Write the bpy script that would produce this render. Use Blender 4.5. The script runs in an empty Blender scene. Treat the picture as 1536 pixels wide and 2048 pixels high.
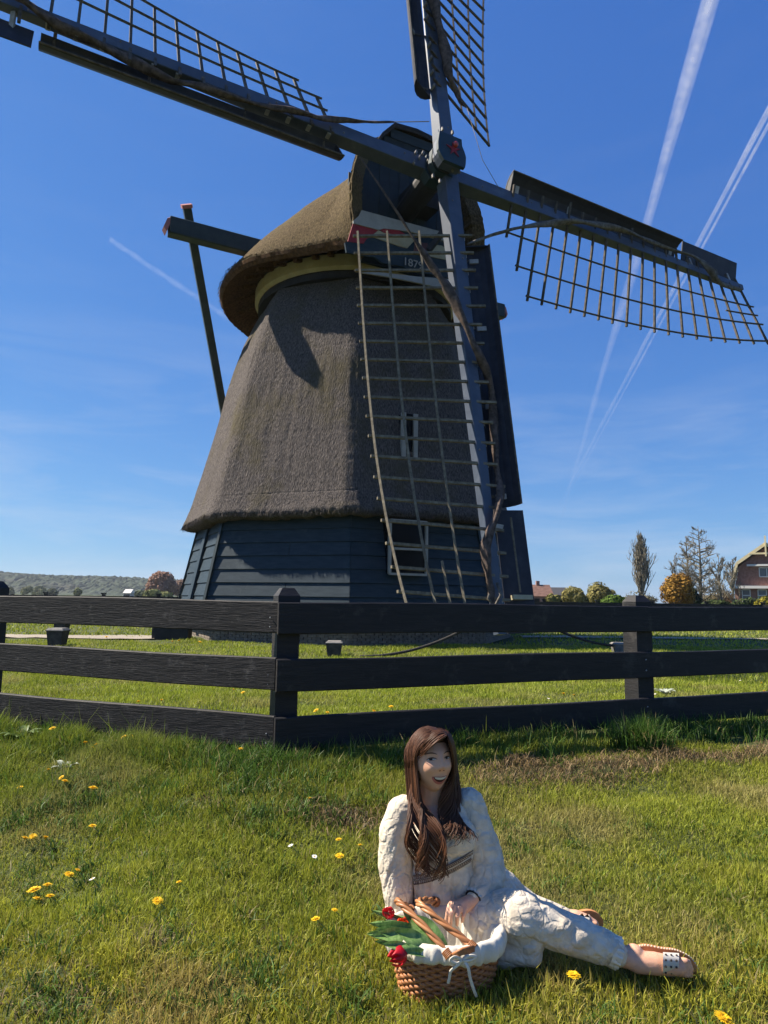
import bpy, math, random
import numpy as np
from mathutils import Vector, Matrix
from mathutils.bvhtree import BVHTree

# ------------------------------------------------------------------ camera, light, exposure
scene = bpy.context.scene
COL = scene.collection
FPX, ROLL, HORY, CAMH = 1379.16, 0.0134, 1199.26, 1.1      # focal length in photo pixels, roll, horizon row, eye height
PITCH = math.atan((HORY - 1024) / FPX)
FWD = np.array([0, math.cos(PITCH), math.sin(PITCH)]); UP0 = np.array([0, -math.sin(PITCH), math.cos(PITCH)])
CR = math.cos(ROLL) * np.array([1., 0, 0]) + math.sin(ROLL) * UP0
CU = -math.sin(ROLL) * np.array([1., 0, 0]) + math.cos(ROLL) * UP0
CAM = np.array([0, 0, CAMH])
cd = bpy.data.cameras.new('camera'); cam = bpy.data.objects.new('camera', cd); COL.objects.link(cam)
cd.sensor_fit = 'VERTICAL'; cd.sensor_height = 24.0; cd.sensor_width = 18.0; cd.lens = 24.0 * FPX / 2048
cd.clip_start = 0.05; cd.clip_end = 60000
cam.matrix_world = Matrix(((CR[0], CU[0], -FWD[0], 0), (CR[1], CU[1], -FWD[1], 0), (CR[2], CU[2], -FWD[2], CAMH), (0, 0, 0, 1)))
scene.camera = cam

SUN_EL = math.radians(47)
SUN_DIR = np.array([-math.cos(SUN_EL) * math.cos(math.radians(11.5)), math.cos(SUN_EL) * math.sin(math.radians(11.5)), math.sin(SUN_EL)])   # towards the sun
world = bpy.data.worlds.new('World'); scene.world = world; world.use_nodes = True
wn = world.node_tree.nodes; wl = world.node_tree.links
bg = wn['Background']; bg.inputs['Strength'].default_value = 0.10
sky = wn.new('ShaderNodeTexSky'); sky.sky_type = 'NISHITA'; sky.sun_disc = False
sky.sun_elevation = SUN_EL; sky.sun_rotation = math.atan2(SUN_DIR[0], SUN_DIR[1])
sky.air_density = 1.0; sky.dust_density = 0.2; sky.ozone_density = 1.0
# tone of the phone picture: one power curve per channel, the same in every direction
sep = wn.new('ShaderNodeSeparateColor'); cmb = wn.new('ShaderNodeCombineColor'); wl.new(sky.outputs['Color'], sep.inputs['Color'])
for ch, gm, sc in (('Red', 0.9045, 0.222), ('Green', 0.7465, 0.492), ('Blue', 0.453, 1.395)):
    p1 = wn.new('ShaderNodeMath'); p1.operation = 'POWER'; p1.inputs[1].default_value = gm; p2 = wn.new('ShaderNodeMath'); p2.operation = 'MULTIPLY'; p2.inputs[1].default_value = sc
    wl.new(sep.outputs[ch], p1.inputs[0]); wl.new(p1.outputs[0], p2.inputs[0]); wl.new(p2.outputs[0], cmb.inputs[ch])
# thin cirrus veils, laid out by direction
tc = wn.new('ShaderNodeTexCoord'); mp = wn.new('ShaderNodeMapping'); mp.inputs['Scale'].default_value = (1.6, 1.6, 9.0)
mp.inputs['Rotation'].default_value = (0.12, 0.22, 0.5)
nz = wn.new('ShaderNodeTexNoise'); nz.inputs['Scale'].default_value = 2.2; nz.inputs['Detail'].default_value = 9; nz.inputs['Roughness'].default_value = 0.62
nz.inputs['Distortion'].default_value = 0.5
rp = wn.new('ShaderNodeValToRGB'); rp.color_ramp.elements[0].position = 0.45; rp.color_ramp.elements[1].position = 0.85
rp.color_ramp.elements[1].color = (0.5, 0.5, 0.5, 1)
sx = wn.new('ShaderNodeSeparateXYZ'); mr = wn.new('ShaderNodeMapRange')
mr.inputs['From Min'].default_value = 0.02; mr.inputs['From Max'].default_value = 0.42; mr.inputs['To Min'].default_value = 1.0; mr.inputs['To Max'].default_value = 0.06
mu = wn.new('ShaderNodeMath'); mu.operation = 'MULTIPLY'
mx = wn.new('ShaderNodeMix'); mx.data_type = 'RGBA'; mx.inputs['B'].default_value = (2.9, 3.1, 3.5, 1)
wl.new(tc.outputs['Generated'], mp.inputs['Vector']); wl.new(mp.outputs['Vector'], nz.inputs['Vector']); wl.new(nz.outputs['Fac'], rp.inputs['Fac'])
wl.new(tc.outputs['Generated'], sx.inputs['Vector']); wl.new(sx.outputs['Z'], mr.inputs['Value'])
wl.new(rp.outputs['Color'], mu.inputs[0]); wl.new(mr.outputs['Result'], mu.inputs[1]); wl.new(mu.outputs['Value'], mx.inputs['Factor'])
wl.new(cmb.outputs['Color'], mx.inputs['A']); wl.new(mx.outputs['Result'], bg.inputs['Color'])
sd = bpy.data.lights.new('sun', 'SUN'); sd.energy = 4.4; sd.angle = math.radians(0.5); sd.color = (1.0, 0.91, 0.76)
sun = bpy.data.objects.new('sun', sd); COL.objects.link(sun)
sun.rotation_euler = Vector(SUN_DIR).to_track_quat('Z', 'Y').to_euler(); sun.location = (-20, 0, 20)
vs = scene.view_settings; vs.view_transform = 'Standard'; vs.look = 'None'; vs.exposure = 1.3; vs.gamma = 1.0; vs.use_curve_mapping = False
scene.cycles.max_bounces = 8; scene.cycles.transparent_max_bounces = 16

# ------------------------------------------------------------------ helpers
rng = np.random.default_rng(7); random.seed(7)
V3 = lambda *a: np.array(a, float)
def nrm(v): v = np.asarray(v, float); return v / (np.linalg.norm(v) + 1e-12)
def ray(px, py): return FWD + CR * (px - 768) / FPX - CU * (py - 1024) / FPX
def atY(px, py, Y): d = ray(px, py); return CAM + d * Y / d[1]
def onplane(px, py, P, N): d = ray(px, py); return CAM + d * (np.dot(np.asarray(P) - CAM, N) / np.dot(d, N))
def smooth(a, b, x): t = np.clip((x - a) / (b - a), 0, 1); return t * t * (3 - 2 * t)

def _hash(i, j, k, s=0):
    n = (i.astype(np.int64) * 374761393 + j.astype(np.int64) * 668265263 + k.astype(np.int64) * 2147483647 + s * 1274126177) & 0xffffffff
    n = ((n ^ (n >> 13)) * 1274126177) & 0xffffffff
    n = ((n ^ (n >> 16)) * 2246822519) & 0xffffffff
    return ((n ^ (n >> 15)) & 0xffff) / 65535.0
def vnoise(P, s=0):
    P = np.asarray(P, float); I = np.floor(P).astype(np.int64); f = P - I; f = f * f * (3 - 2 * f)
    out = 0
    for a in (0, 1):
        for b in (0, 1):
            for c in (0, 1):
                w = (f[..., 0] if a else 1 - f[..., 0]) * (f[..., 1] if b else 1 - f[..., 1]) * (f[..., 2] if c else 1 - f[..., 2])
                out = out + w * _hash(I[..., 0] + a, I[..., 1] + b, I[..., 2] + c, s)
    return out * 2 - 1
def fbm(P, o=4, s=0):
    v = 0; a = 1.0; t = 0
    for i in range(o): v = v + a * vnoise(np.asarray(P) * 2 ** i, s + i); t += a; a *= 0.5
    return v / t

WLOC = {}
def link(o, parent=None):
    COL.objects.link(o)
    if parent is not None: o.parent = parent
    return o
def tag(o, label=None, cat=None, group=None, kind=None):
    if label: o['label'] = label
    if cat: o['category'] = cat
    if group: o['group'] = group
    if kind: o['kind'] = kind
    return o
def empty(name, loc, label=None, cat=None, group=None):
    o = bpy.data.objects.new(name, None); o.empty_display_size = 0.1; COL.objects.link(o)
    o.location = loc; WLOC[o.name] = np.array(loc, float)
    return tag(o, label, cat, group)
def sub_empty(name, parent):
    o = bpy.data.objects.new(name, None); COL.objects.link(o); o.parent = parent; WLOC[o.name] = WLOC[parent.name]; return o

def frame(d, up=(0, 0, 1)):
    d = nrm(d); up = np.asarray(up, float)
    if abs(np.dot(d, nrm(up))) > 0.98: up = V3(1, 0, 0) if abs(d[0]) < 0.9 else V3(0, 1, 0)
    s = nrm(np.cross(d, up)); u = np.cross(s, d); return d, s, u

class MB:
    def __init__(self): self.V = []; self.F = []; self.n = 0
    def add(self, v, f):
        v = np.asarray(v, float).reshape(-1, 3); o = self.n
        self.V.append(v); self.F += [tuple(i + o for i in q) for q in f]; self.n += len(v); return self
    def box(self, c, ax, ay, az):          # centre and three half vectors
        c = np.asarray(c, float); ax, ay, az = map(np.asarray, (ax, ay, az)); v = []
        for k in (-1, 1):
            for a, b in ((-1, -1), (1, -1), (1, 1), (-1, 1)): v.append(c + a * ax + b * ay + k * az)
        return self.add(v, [(3, 2, 1, 0), (4, 5, 6, 7), (0, 1, 5, 4), (1, 2, 6, 5), (2, 3, 7, 6), (3, 0, 4, 7)])
    def beam(self, p, q, w, h, up=(0, 0, 1), w2=None, h2=None, ch=0.0):   # w sideways, h along up
        p = np.asarray(p, float); q = np.asarray(q, float); d, s, u = frame(q - p, up)
        w2 = w if w2 is None else w2; h2 = h if h2 is None else h2; v = []
        c = min(ch, w * 0.3, h * 0.3, w2 * .3, h2 * .3)
        def ring(P, w, h, ins=0):
            a = w / 2 - ins; b = h / 2 - ins
            if c <= 0: return [P + s * x + u * y for x, y in ((-a, -b), (a, -b), (a, b), (-a, b))]
            return [P + s * x + u * y for x, y in ((-a + c, -b), (a - c, -b), (a, -b + c), (a, b - c), (a - c, b), (-a + c, b), (-a, b - c), (-a, -b + c))]
        r1 = ring(p, w, h); r2 = ring(q, w2, h2); n = len(r1)
        f = [(i, (i + 1) % n, n + (i + 1) % n, n + i) for i in range(n)] + [tuple(range(n))[::-1], tuple(range(n, 2 * n))]
        return self.add(r1 + r2, f)
    def tube(self, pts, rad, n=8, cap=True, flat=1.0, up=(0, 0, 1), twist=0.0):
        pts = np.asarray(pts, float); m = len(pts); rad = np.broadcast_to(np.asarray(rad, float), (m,))
        T = np.gradient(pts, axis=0); d, s, u = frame(T[0], up); v = []
        for i in range(m):
            t = nrm(T[i]); s = nrm(s - t * np.dot(s, t)); u = np.cross(s, t)
            for k in range(n):
                a = 2 * math.pi * k / n + twist * i
                v.append(pts[i] + rad[i] * (math.cos(a) * s + flat * math.sin(a) * u))
        f = [(i * n + k, i * n + (k + 1) % n, (i + 1) * n + (k + 1) % n, (i + 1) * n + k) for i in range(m - 1) for k in range(n)]
        if cap: f += [tuple(range(n))[::-1], tuple((m - 1) * n + k for k in range(n))]
        return self.add(v, f)
    def prism(self, poly, ex):
        poly = np.asarray(poly, float); n = len(poly); v = np.concatenate([poly, poly + np.asarray(ex)])
        return self.add(v, [tuple(range(n)), tuple(range(2 * n - 1, n - 1, -1))] + [(i, n + i, n + (i + 1) % n, (i + 1) % n) for i in range(n)])
    def grid(self, P, closeu=False, closev=False):
        P = np.asarray(P, float); a, b = P.shape[:2]
        f = [(i * b + j, ((i + 1) % a) * b + j, ((i + 1) % a) * b + (j + 1) % b, i * b + (j + 1) % b)
             for i in range(a if closeu else a - 1) for j in range(b if closev else b - 1)]
        return self.add(P.reshape(-1, 3), f)
    def sphere(self, c, r, n=12, m=8):
        r = np.broadcast_to(np.asarray(r, float), (3,)); v = [V3(0, 0, -1)]; f = []
        for i in range(1, m):
            t = math.pi * i / m - math.pi / 2
            v += [V3(math.cos(t) * math.cos(2 * math.pi * k / n), math.cos(t) * math.sin(2 * math.pi * k / n), math.sin(t)) for k in range(n)]
        v.append(V3(0, 0, 1))
        for k in range(n):
            f.append((0, 1 + (k + 1) % n, 1 + k)); e = len(v) - 1; f.append((e, e - n + k, e - n + (k + 1) % n))
        for i in range(m - 2):
            for k in range(n): f.append((1 + i * n + k, 1 + i * n + (k + 1) % n, 1 + (i + 1) * n + (k + 1) % n, 1 + (i + 1) * n + k))
        return self.add(np.array(v) * r + np.asarray(c), f)
    def verts(self): return np.concatenate(self.V) if self.V else np.zeros((0, 3))
    def build(self, name, mat, parent=None, sm=False, loc=None):
        v = self.verts(); base = WLOC[parent.name] if parent is not None else (np.zeros(3) if loc is None else np.asarray(loc, float))
        me = bpy.data.meshes.new(name); me.from_pydata((v - base).tolist(), [], self.F); me.materials.append(mat)
        if sm: me.polygons.foreach_set('use_smooth', [True] * len(me.polygons))
        o = bpy.data.objects.new(name, me); link(o, parent); WLOC[o.name] = base
        if parent is None: o.location = base
        return o

def raw_mesh(name, v, loops, nper, mat, parent=None, colors=None, sm=False):
    """fast mesh from numpy: nper is verts per face (array)"""
    me = bpy.data.meshes.new(name); me.vertices.add(len(v)); me.vertices.foreach_set('co', np.asarray(v, np.float32).ravel())
    me.loops.add(len(loops)); me.loops.foreach_set('vertex_index', np.asarray(loops, np.int32))
    st = np.concatenate([[0], np.cumsum(nper)[:-1]]).astype(np.int32)
    me.polygons.add(len(nper)); me.polygons.foreach_set('loop_start', st); me.polygons.foreach_set('loop_total', np.asarray(nper, np.int32))
    me.update(calc_edges=True)
    if sm: me.polygons.foreach_set('use_smooth', np.ones(len(nper), bool))
    if colors is not None:
        ca = me.color_attributes.new('tint', 'FLOAT_COLOR', 'POINT'); c4 = np.ones((len(v), 4), np.float32); c4[:, :3] = colors
        ca.data.foreach_set('color', c4.ravel())
    me.materials.append(mat); me.validate()
    o = bpy.data.objects.new(name, me); link(o, parent); WLOC[o.name] = WLOC[parent.name] if parent is not None else np.zeros(3)
    return o

# ------------------------------------------------------------------ materials
def mat(name, c1, c2=None, scale=6.0, stretch=(1, 1, 1), rough=0.7, bump=0.0, bscale=None, bstretch=None, detail=6, spec=0.3, c3=None, c3amt=0.0, c3scale=1.5,
        transl=0.0, attr=None, metal=0.0, bdist=0.02, ramp=(0.35, 0.65), coat=0.0, space='Object'):
    m = bpy.data.materials.new(name); m.use_nodes = True; N = m.node_tree.nodes; L = m.node_tree.links
    b = N['Principled BSDF']; b.inputs['Roughness'].default_value = rough; b.inputs['Specular IOR Level'].default_value = spec; b.inputs['Metallic'].default_value = metal
    b.inputs['Coat Weight'].default_value = coat
    t = N.new('ShaderNodeTexCoord')
    def noise(sc, st, det=detail, rg=0.6):
        mp = N.new('ShaderNodeMapping'); mp.inputs['Scale'].default_value = st; L.new(t.outputs[space], mp.inputs['Vector'])
        n = N.new('ShaderNodeTexNoise'); n.inputs['Scale'].default_value = sc; n.inputs['Detail'].default_value = det; n.inputs['Roughness'].default_value = rg
        L.new(mp.outputs['Vector'], n.inputs['Vector']); return n
    out = None
    if attr:
        a = N.new('ShaderNodeAttribute'); a.attribute_name = attr; out = a.outputs['Color']
    if c2 is not None:
        n = noise(scale, stretch); r = N.new('ShaderNodeValToRGB')
        r.color_ramp.elements[0].position = ramp[0]; r.color_ramp.elements[1].position = ramp[1]
        r.color_ramp.elements[0].color = (*c1, 1); r.color_ramp.elements[1].color = (*c2, 1); L.new(n.outputs['Fac'], r.inputs['Fac']); c = r.outputs['Color']
        if out is None: out = c
        else:
            q = N.new('ShaderNodeMix'); q.data_type = 'RGBA'; q.blend_type = 'MULTIPLY'; q.inputs['Factor'].default_value = 1; L.new(out, q.inputs['A']); L.new(c, q.inputs['B']); out = q.outputs['Result']
    if c3 is not None:
        n = noise(c3scale, (1, 1, 1), 8, 0.7); r = N.new('ShaderNodeValToRGB'); r.color_ramp.elements[0].position = 0.62 - 0.25 * c3amt; r.color_ramp.elements[1].position = 0.8 - 0.2 * c3amt
        L.new(n.outputs['Fac'], r.inputs['Fac']); q = N.new('ShaderNodeMix'); q.data_type = 'RGBA'; L.new(r.outputs['Color'], q.inputs['Factor'])
        if out is None: q.inputs['A'].default_value = (*c1, 1)
        else: L.new(out, q.inputs['A'])
        q.inputs['B'].default_value = (*c3, 1); out = q.outputs['Result']
    if out is None: b.inputs['Base Color'].default_value = (*c1, 1)
    else: L.new(out, b.inputs['Base Color'])
    if bump:
        n = noise(bscale or scale, bstretch or stretch, 5); bp = N.new('ShaderNodeBump'); bp.inputs['Strength'].default_value = bump; bp.inputs['Distance'].default_value = bdist
        L.new(n.outputs['Fac'], bp.inputs['Height']); L.new(bp.outputs['Normal'], b.inputs['Normal'])
    if transl:
        tr = N.new('ShaderNodeBsdfTranslucent'); ms = N.new('ShaderNodeMixShader'); ms.inputs['Fac'].default_value = transl
        if out is None: tr.inputs['Color'].default_value = (*c1, 1)
        else: L.new(out, tr.inputs['Color'])
        L.new(b.outputs['BSDF'], ms.inputs[1]); L.new(tr.outputs['BSDF'], ms.inputs[2]); L.new(ms.outputs['Shader'], N['Material Output'].inputs['Surface'])
    return m
# ------------------------------------------------------------------ ground
FL, FC, FR = V3(-2.86, 5.12, 0), V3(-0.632, 4.31, 0), V3(3.27, 5.87, 0)     # near fence: left run, corner, right run
def side(a, b):
    d = nrm(b - a); n = V3(d[1], -d[0], 0)
    return n if n[1] < 0 else -n
N1, N2 = side(FL, FC), side(FC, FR)
def fdist(x, y):
    return np.maximum((x - FC[0]) * N1[0] + (y - FC[1]) * N1[1], (x - FC[0]) * N2[0] + (y - FC[1]) * N2[1])
def gz(x, y):
    x = np.asarray(x, float); y = np.asarray(y, float); D = fdist(x, y)
    z = 0.15 * smooth(-7, -0.3, D) - 0.20 * smooth(0.15, 1.7, D)
    P = np.stack([x, y, 0 * x], -1)
    near = 1 - smooth(15, 40, np.hypot(x, y))
    z = z + near * (0.022 * vnoise(P * 2.1, 3) + 0.012 * vnoise(P * 5.3, 4) + 0.03 * vnoise(P * 0.6, 5))
    z = z - 0.035 * np.exp(-((D - 1.0) / 0.16) ** 2) * smooth(-0.6, 0.3, x)
    return z
def ghit(px, py, off=0.0):
    d = ray(px, py); t = 1.5
    for _ in range(4000):
        p = CAM + d * t
        if p[2] <= float(gz(p[0], p[1])) + off: break
        t *= 1.004
    return CAM + d * t

def spaced(lo, hi, n, k):
    t = np.linspace(-1, 1, n); s = np.sinh(k * t) / math.sinh(k); return np.where(s < 0, -lo * s, hi * s)
gx = spaced(-2400, 2400, 240, 10.9); gy = spaced(-2400, 2400, 240, 10.9) + 3.5
X, Y = np.meshgrid(gx, gy, indexing='ij')
m_ground = mat('meadow_ground', (0.035, 0.05, 0.012), (0.075, 0.085, 0.025), scale=3.0, rough=0.95, bump=0.6, bscale=40, c3=(0.10, 0.11, 0.035), c3amt=0.5, c3scale=0.02)
tag(MB().grid(np.stack([X, Y, gz(X, Y)], -1)).build('ground', m_ground, sm=True), kind='structure')
# gravel path towards the mill
m_path = mat('gravel', (0.22, 0.19, 0.15), (0.36, 0.31, 0.25), scale=25, rough=0.95, bump=0.5, bscale=60)
def strip(pts, w, name):
    P = []
    pts = np.array(pts, float); t = np.gradient(pts, axis=0)
    for p, q in zip(pts, t):
        q = nrm([q[0], q[1], 0]); n = V3(-q[1], q[0], 0); P.append([(*(p + n * s * w / 2)[:2], 0) for s in (-1, -0.5, 0, 0.5, 1)])
    P = np.array(P); P[..., 2] = gz(P[..., 0], P[..., 1]) + 0.035; return tag(MB().grid(P).build(name, m_path, sm=True), kind='structure')
ty = np.linspace(0, 1, 40)
strip([(-22 + 16.2 * t, 17.7 + 0.6 * math.sin(t * 3) + 2.6 * max(0, t - 0.75), 0) for t in ty], 1.5, 'gravel_path')
strip([(4.2 + 30 * t, 21.5 + 1.2 * math.sin(t * 2), 0) for t in ty], 0.8, 'gravel_path')

# ------------------------------------------------------------------ grass
m_grass = mat('grass_blades', (1, 1, 1), None, rough=0.55, spec=0.25, attr='tint', transl=0.36)
def blades(n, x, y, h, w, lean, col, name, flat=0.0, zoff=None):
    az = rng.uniform(0, 2 * np.pi, n); la = rng.uniform(0, 2 * np.pi, n)
    z = gz(x, y) - 0.008 if zoff is None else zoff
    root = np.stack([x, y, z], -1)
    sdir = np.stack([np.cos(az), np.sin(az), 0 * az], -1); ld = np.stack([np.cos(la), np.sin(la), 0 * la], -1)
    up = np.array([0, 0, 1.0]); hh = h[:, None]; le = lean[:, None]
    mid = root + hh * (0.55 * up * np.sqrt(1 - np.minimum(0.8, le * 0.3)) + ld * le * 0.25)
    tip = root + hh * (up * np.sqrt(np.maximum(0.02, 1 - (le * 0.85) ** 2)) * (1 - 0.1 * le) + ld * le * 0.85)
    ww = w[:, None] / 2
    v = np.stack([root - sdir * ww, root + sdir * ww, mid + sdir * ww * 0.85, mid - sdir * ww * 0.85, tip], 1).reshape(-1, 3)
    b = (np.arange(n) * 5)[:, None]
    loops = (b + np.array([[0, 1, 2, 3, 3, 2, 4]])).ravel(); nper = np.tile([4, 3], n)
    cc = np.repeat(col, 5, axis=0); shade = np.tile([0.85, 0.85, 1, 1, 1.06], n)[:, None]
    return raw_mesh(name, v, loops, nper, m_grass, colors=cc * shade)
def grass_colors(x, y, n):
    P = np.stack([x, y, 0 * x], -1)
    a = fbm(P * 1.3, 4, 11); b2 = vnoise(P * 7, 20)
    t = rng.normal(0, 1, n)
    col = np.array([0.25, 0.28, 0.032]) * (1 + 0.25 * t[:, None] * np.array([1, 0.9, 0.8])) * (1 + 0.28 * a[:, None]) 
    col = col + np.array([0.05, 0.03, 0.004]) * np.clip(b2 + 0.25 * rng.normal(0, 1, n), 0, 1)[:, None]
    dry = np.clip(fbm(P * 1.9, 3, 31) * 2.4 - 0.42 + 0.35 * rng.normal(0, 1, n), 0, 1)
    dry = np.maximum(dry * 0.75, (rng.random(n) < 0.06) * 0.9)
    col = col * (1 - dry[:, None]) + dry[:, None] * np.array([0.36, 0.30, 0.12])
    return np.clip(col, 0.01, 0.6)
def scatter(n, y0, y1, spread, power=1.0):
    u = rng.random(n); y = (y0 ** 2 + u * (y1 ** 2 - y0 ** 2)) ** 0.5
    x = (rng.random(n) * 2 - 1) * spread * y; return x, y
def debris(x, y):      # band of mown, dead grass at the foot of the bank
    D = fdist(x, y); P = np.stack([x, y, 0 * x], -1); w = 0.07 * vnoise(P * 2.3, 60)
    a = np.exp(-((D - 0.60 - w - 0.03 * x) / (0.10 + 0.08 * vnoise(P * 1.7, 62))) ** 2) * smooth(0.3, 0.75, x + 0.25 * vnoise(P * 3, 61))
    l = np.exp(-((x + 0.12) / 0.26) ** 2 - ((y - 3.53) / 0.13) ** 2)
    return np.maximum(a, l)
def patchy(x, y):      # bare, trodden spots
    s = 0
    for px, py, r in ((330, 1885, 0.13), (95, 2000, 0.17), (120, 1955, 0.1), (410, 1610, 0.1), (1050, 1660, 0.1)):
        g = PATCH[(px, py)]; s = np.maximum(s, np.exp(-(((x - g[0]) / r) ** 2 + ((y - g[1]) / (r * 0.8)) ** 2)))
    return s
PATCH = {(a, b): ghit(a, b) for a, b in ((330, 1885), (95, 2000), (120, 1955), (410, 1610), (1050, 1660))}
# near lawn
n = 330000; x, y = scatter(n, 1.75, 4.9, 0.72)
D = fdist(x, y); P = np.stack([x, y, 0 * x], -1)
tuft = np.clip(fbm(P * 2.6, 3, 40) + 0.1, -0.4, 1); tuft2 = np.clip(vnoise(P * 9, 41), 0, 1)
deb = debris(x, y); bare = patchy(x, y)
keep = rng.random(n) > np.clip(np.maximum(deb * 1.0, bare * 0.85), 0, 0.95)
bank = np.exp(-((D - 0.18) / 0.2) ** 2)
h = (0.038 + 0.03 * tuft + 0.018 * tuft2 + 0.075 * bank * (0.5 + 0.5 * vnoise(P * 4, 44))) * (0.6 + 0.7 * rng.random(n)); h = np.maximum(h, 0.014)
tall = rng.random(n) < 0.012; h = np.where(tall, h * 1.9, h)
leftrough = smooth(-0.6, -1.6, x) * smooth(3.2, 3.9, y); h = h * (1 + 0.7 * leftrough)
w = 0.0026 + 0.0022 * rng.random(n) + 0.001 * leftrough
lean = np.clip(rng.normal(0.55, 0.28, n), 0.05, 1.1); col = grass_colors(x, y, n)
lush = np.clip(bank + 0.6 * leftrough, 0, 1)[:, None]; col = col * (1 - 0.55 * lush) + lush * 0.55 * np.array([0.095, 0.16, 0.024])
nearw = smooth(2.9, 2.2, y)[:, None]; col = col * (1 + nearw * np.array([0.16, 0.04, 0.0]))
k = keep
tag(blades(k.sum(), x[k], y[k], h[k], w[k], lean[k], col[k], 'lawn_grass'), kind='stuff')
# tussocks of long grass along the rails and the bank
tx, tyy, hh_ = [], [], []
for _ in range(420):
    s = rng.random(); A_, B_ = (FL, FC) if rng.random() < 0.42 else (FC, FR); nn = N1 if A_ is FL else N2
    p = A_ + (B_ - A_) * (s * 1.1 - 0.05) + nn * rng.normal(0.16, 0.15)
    if 0.5 < (p[0] + 0.2) < 0.7 and rng.random() < 0.5: continue
    m = int(rng.integers(22, 70)); r = rng.uniform(0.02, 0.07)
    tx.append(p[0] + rng.normal(0, r, m)); tyy.append(p[1] + rng.normal(0, r, m)); hh_.append(rng.uniform(0.6, 1.3) * rng.uniform(0.06, 0.15, m))
g_ = ghit(1285, 1500)                                    # the tall tussock under the post on the right
for _ in range(14): tx.append(g_[0] + rng.normal(0, 0.085, 60)); tyy.append(g_[1] + rng.normal(0.03, 0.05, 60)); hh_.append(rng.uniform(0.12, 0.27, 60))
x = np.concatenate(tx); y = np.concatenate(tyy); h = np.concatenate(hh_); n = len(x)
col = np.array([0.07, 0.135, 0.022]) * (1 + 0.3 * rng.normal(0, 1, n))[:, None]; col[rng.random(n) < 0.07] = (0.30, 0.25, 0.11); col = np.clip(col, 0.012, 0.5)
tag(blades(n, x, y, h, 0.004 + 0.003 * rng.random(n), np.clip(rng.normal(0.6, 0.3, n), 0.1, 1.1), col, 'tussock_grass'), kind='stuff')
# broad clumps in the rough grass on the left
tx, tyy, hh_ = [], [], []
for _ in range(150):
    px, py = rng.uniform(-80, 760), rng.uniform(1470, 1660); g_ = ghit(px, py); m = 40; r = rng.uniform(0.03, 0.06)
    tx.append(g_[0] + rng.normal(0, r, m)); tyy.append(g_[1] + rng.normal(0, r, m)); hh_.append(rng.uniform(0.05, 0.13, m))
for _ in range(230):
    px, py = rng.uniform(-80, 1600), rng.uniform(1640, 2080); g_ = ghit(px, py); m = 26; r = rng.uniform(0.02, 0.045)
    if 740 < px < 1420 and 1790 < py < 2010: continue
    tx.append(g_[0] + rng.normal(0, r, m)); tyy.append(g_[1] + rng.normal(0, r, m)); hh_.append(rng.uniform(0.04, 0.085, m))
x = np.concatenate(tx); y = np.concatenate(tyy); h = np.concatenate(hh_); n = len(x)
col = np.array([0.075, 0.135, 0.022]) * (1 + 0.3 * rng.normal(0, 1, n))[:, None]; col[rng.random(n) < 0.08] = (0.30, 0.25, 0.11); col = np.clip(col, 0.012, 0.5)
tag(blades(n, x, y, h, 0.0035 + 0.003 * rng.random(n), np.clip(rng.normal(0.75, 0.3, n), 0.1, 1.15), col, 'grass_clumps'), kind='stuff')
# dead clippings
n = 150000; x, y = scatter(n, 2.0, 5.8, 0.72); deb = debris(x, y); k = rng.random(n) < np.clip(deb * 1.4 - 0.1, 0, 1); x, y, deb = x[k], y[k], deb[k]; n = len(x)
P = np.stack([x, y, 0 * x], -1); hump = 0.05 * deb * (0.6 + 0.9 * np.clip(vnoise(P * 6, 70), -0.5, 1))
col = np.array([0.27, 0.19, 0.095]) * (1 + 0.35 * rng.normal(0, 1, n))[:, None]; col[rng.random(n) < 0.25] = (0.07, 0.05, 0.03); col = np.clip(col, 0.01, 0.5)
tag(blades(n, x, y, rng.uniform(0.03, 0.085, n), 0.003 + 0.002 * rng.random(n), np.clip(rng.normal(1.0, 0.15, n), 0.5, 1.17), col, 'dead_grass', zoff=gz(x, y) + hump * rng.random(n)), kind='stuff')
# bare soil spots get a few dry blades
n = 60000; x, y = scatter(n, 1.9, 4.6, 0.72); k = rng.random(n) < patchy(x, y) * 1.6; x, y = x[k], y[k]; n = len(x)
col = np.array([0.22, 0.17, 0.085]) * (1 + 0.3 * rng.normal(0, 1, n))[:, None]
tag(blades(n, x, y, rng.uniform(0.02, 0.06, n), 0.003 + 0.002 * rng.random(n), np.clip(rng.normal(0.95, 0.2, n), 0.5, 1.17), np.clip(col, 0.01, 0.5), 'dry_grass'), kind='stuff')
# mill yard, coarser with distance
for (n, y0, y1, hm, wm) in ((150000, 4.5, 9, 0.06, 0.0055), (110000, 8.5, 18, 0.075, 0.011), (70000, 17, 45, 0.09, 0.03)):
    x, y = scatter(n, y0, y1, 0.70); k = (fdist(x, y) < -0.05) & (np.hypot(x + 1.02, y - 21.4) > 5.0); x, y = x[k], y[k]; n = len(x)
    onp = (np.abs(y - 17.9) < 0.75) & (x < -5.5); k = ~onp; x, y = x[k], y[k]; n = len(x)
    P = np.stack([x, y, 0 * x], -1)
    h = hm * (0.7 + 0.5 * rng.random(n)) * (1 + 0.45 * fbm(P * 1.5, 3, 50)); col = grass_colors(x, y, n) * np.array([1.05, 1.12, 1.0])
    tag(blades(n, x, y, h, wm * (0.7 + 0.6 * rng.random(n)), np.clip(rng.normal(0.5, 0.25, n), 0.05, 1.1), col, 'yard_grass'), kind='stuff')
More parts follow.
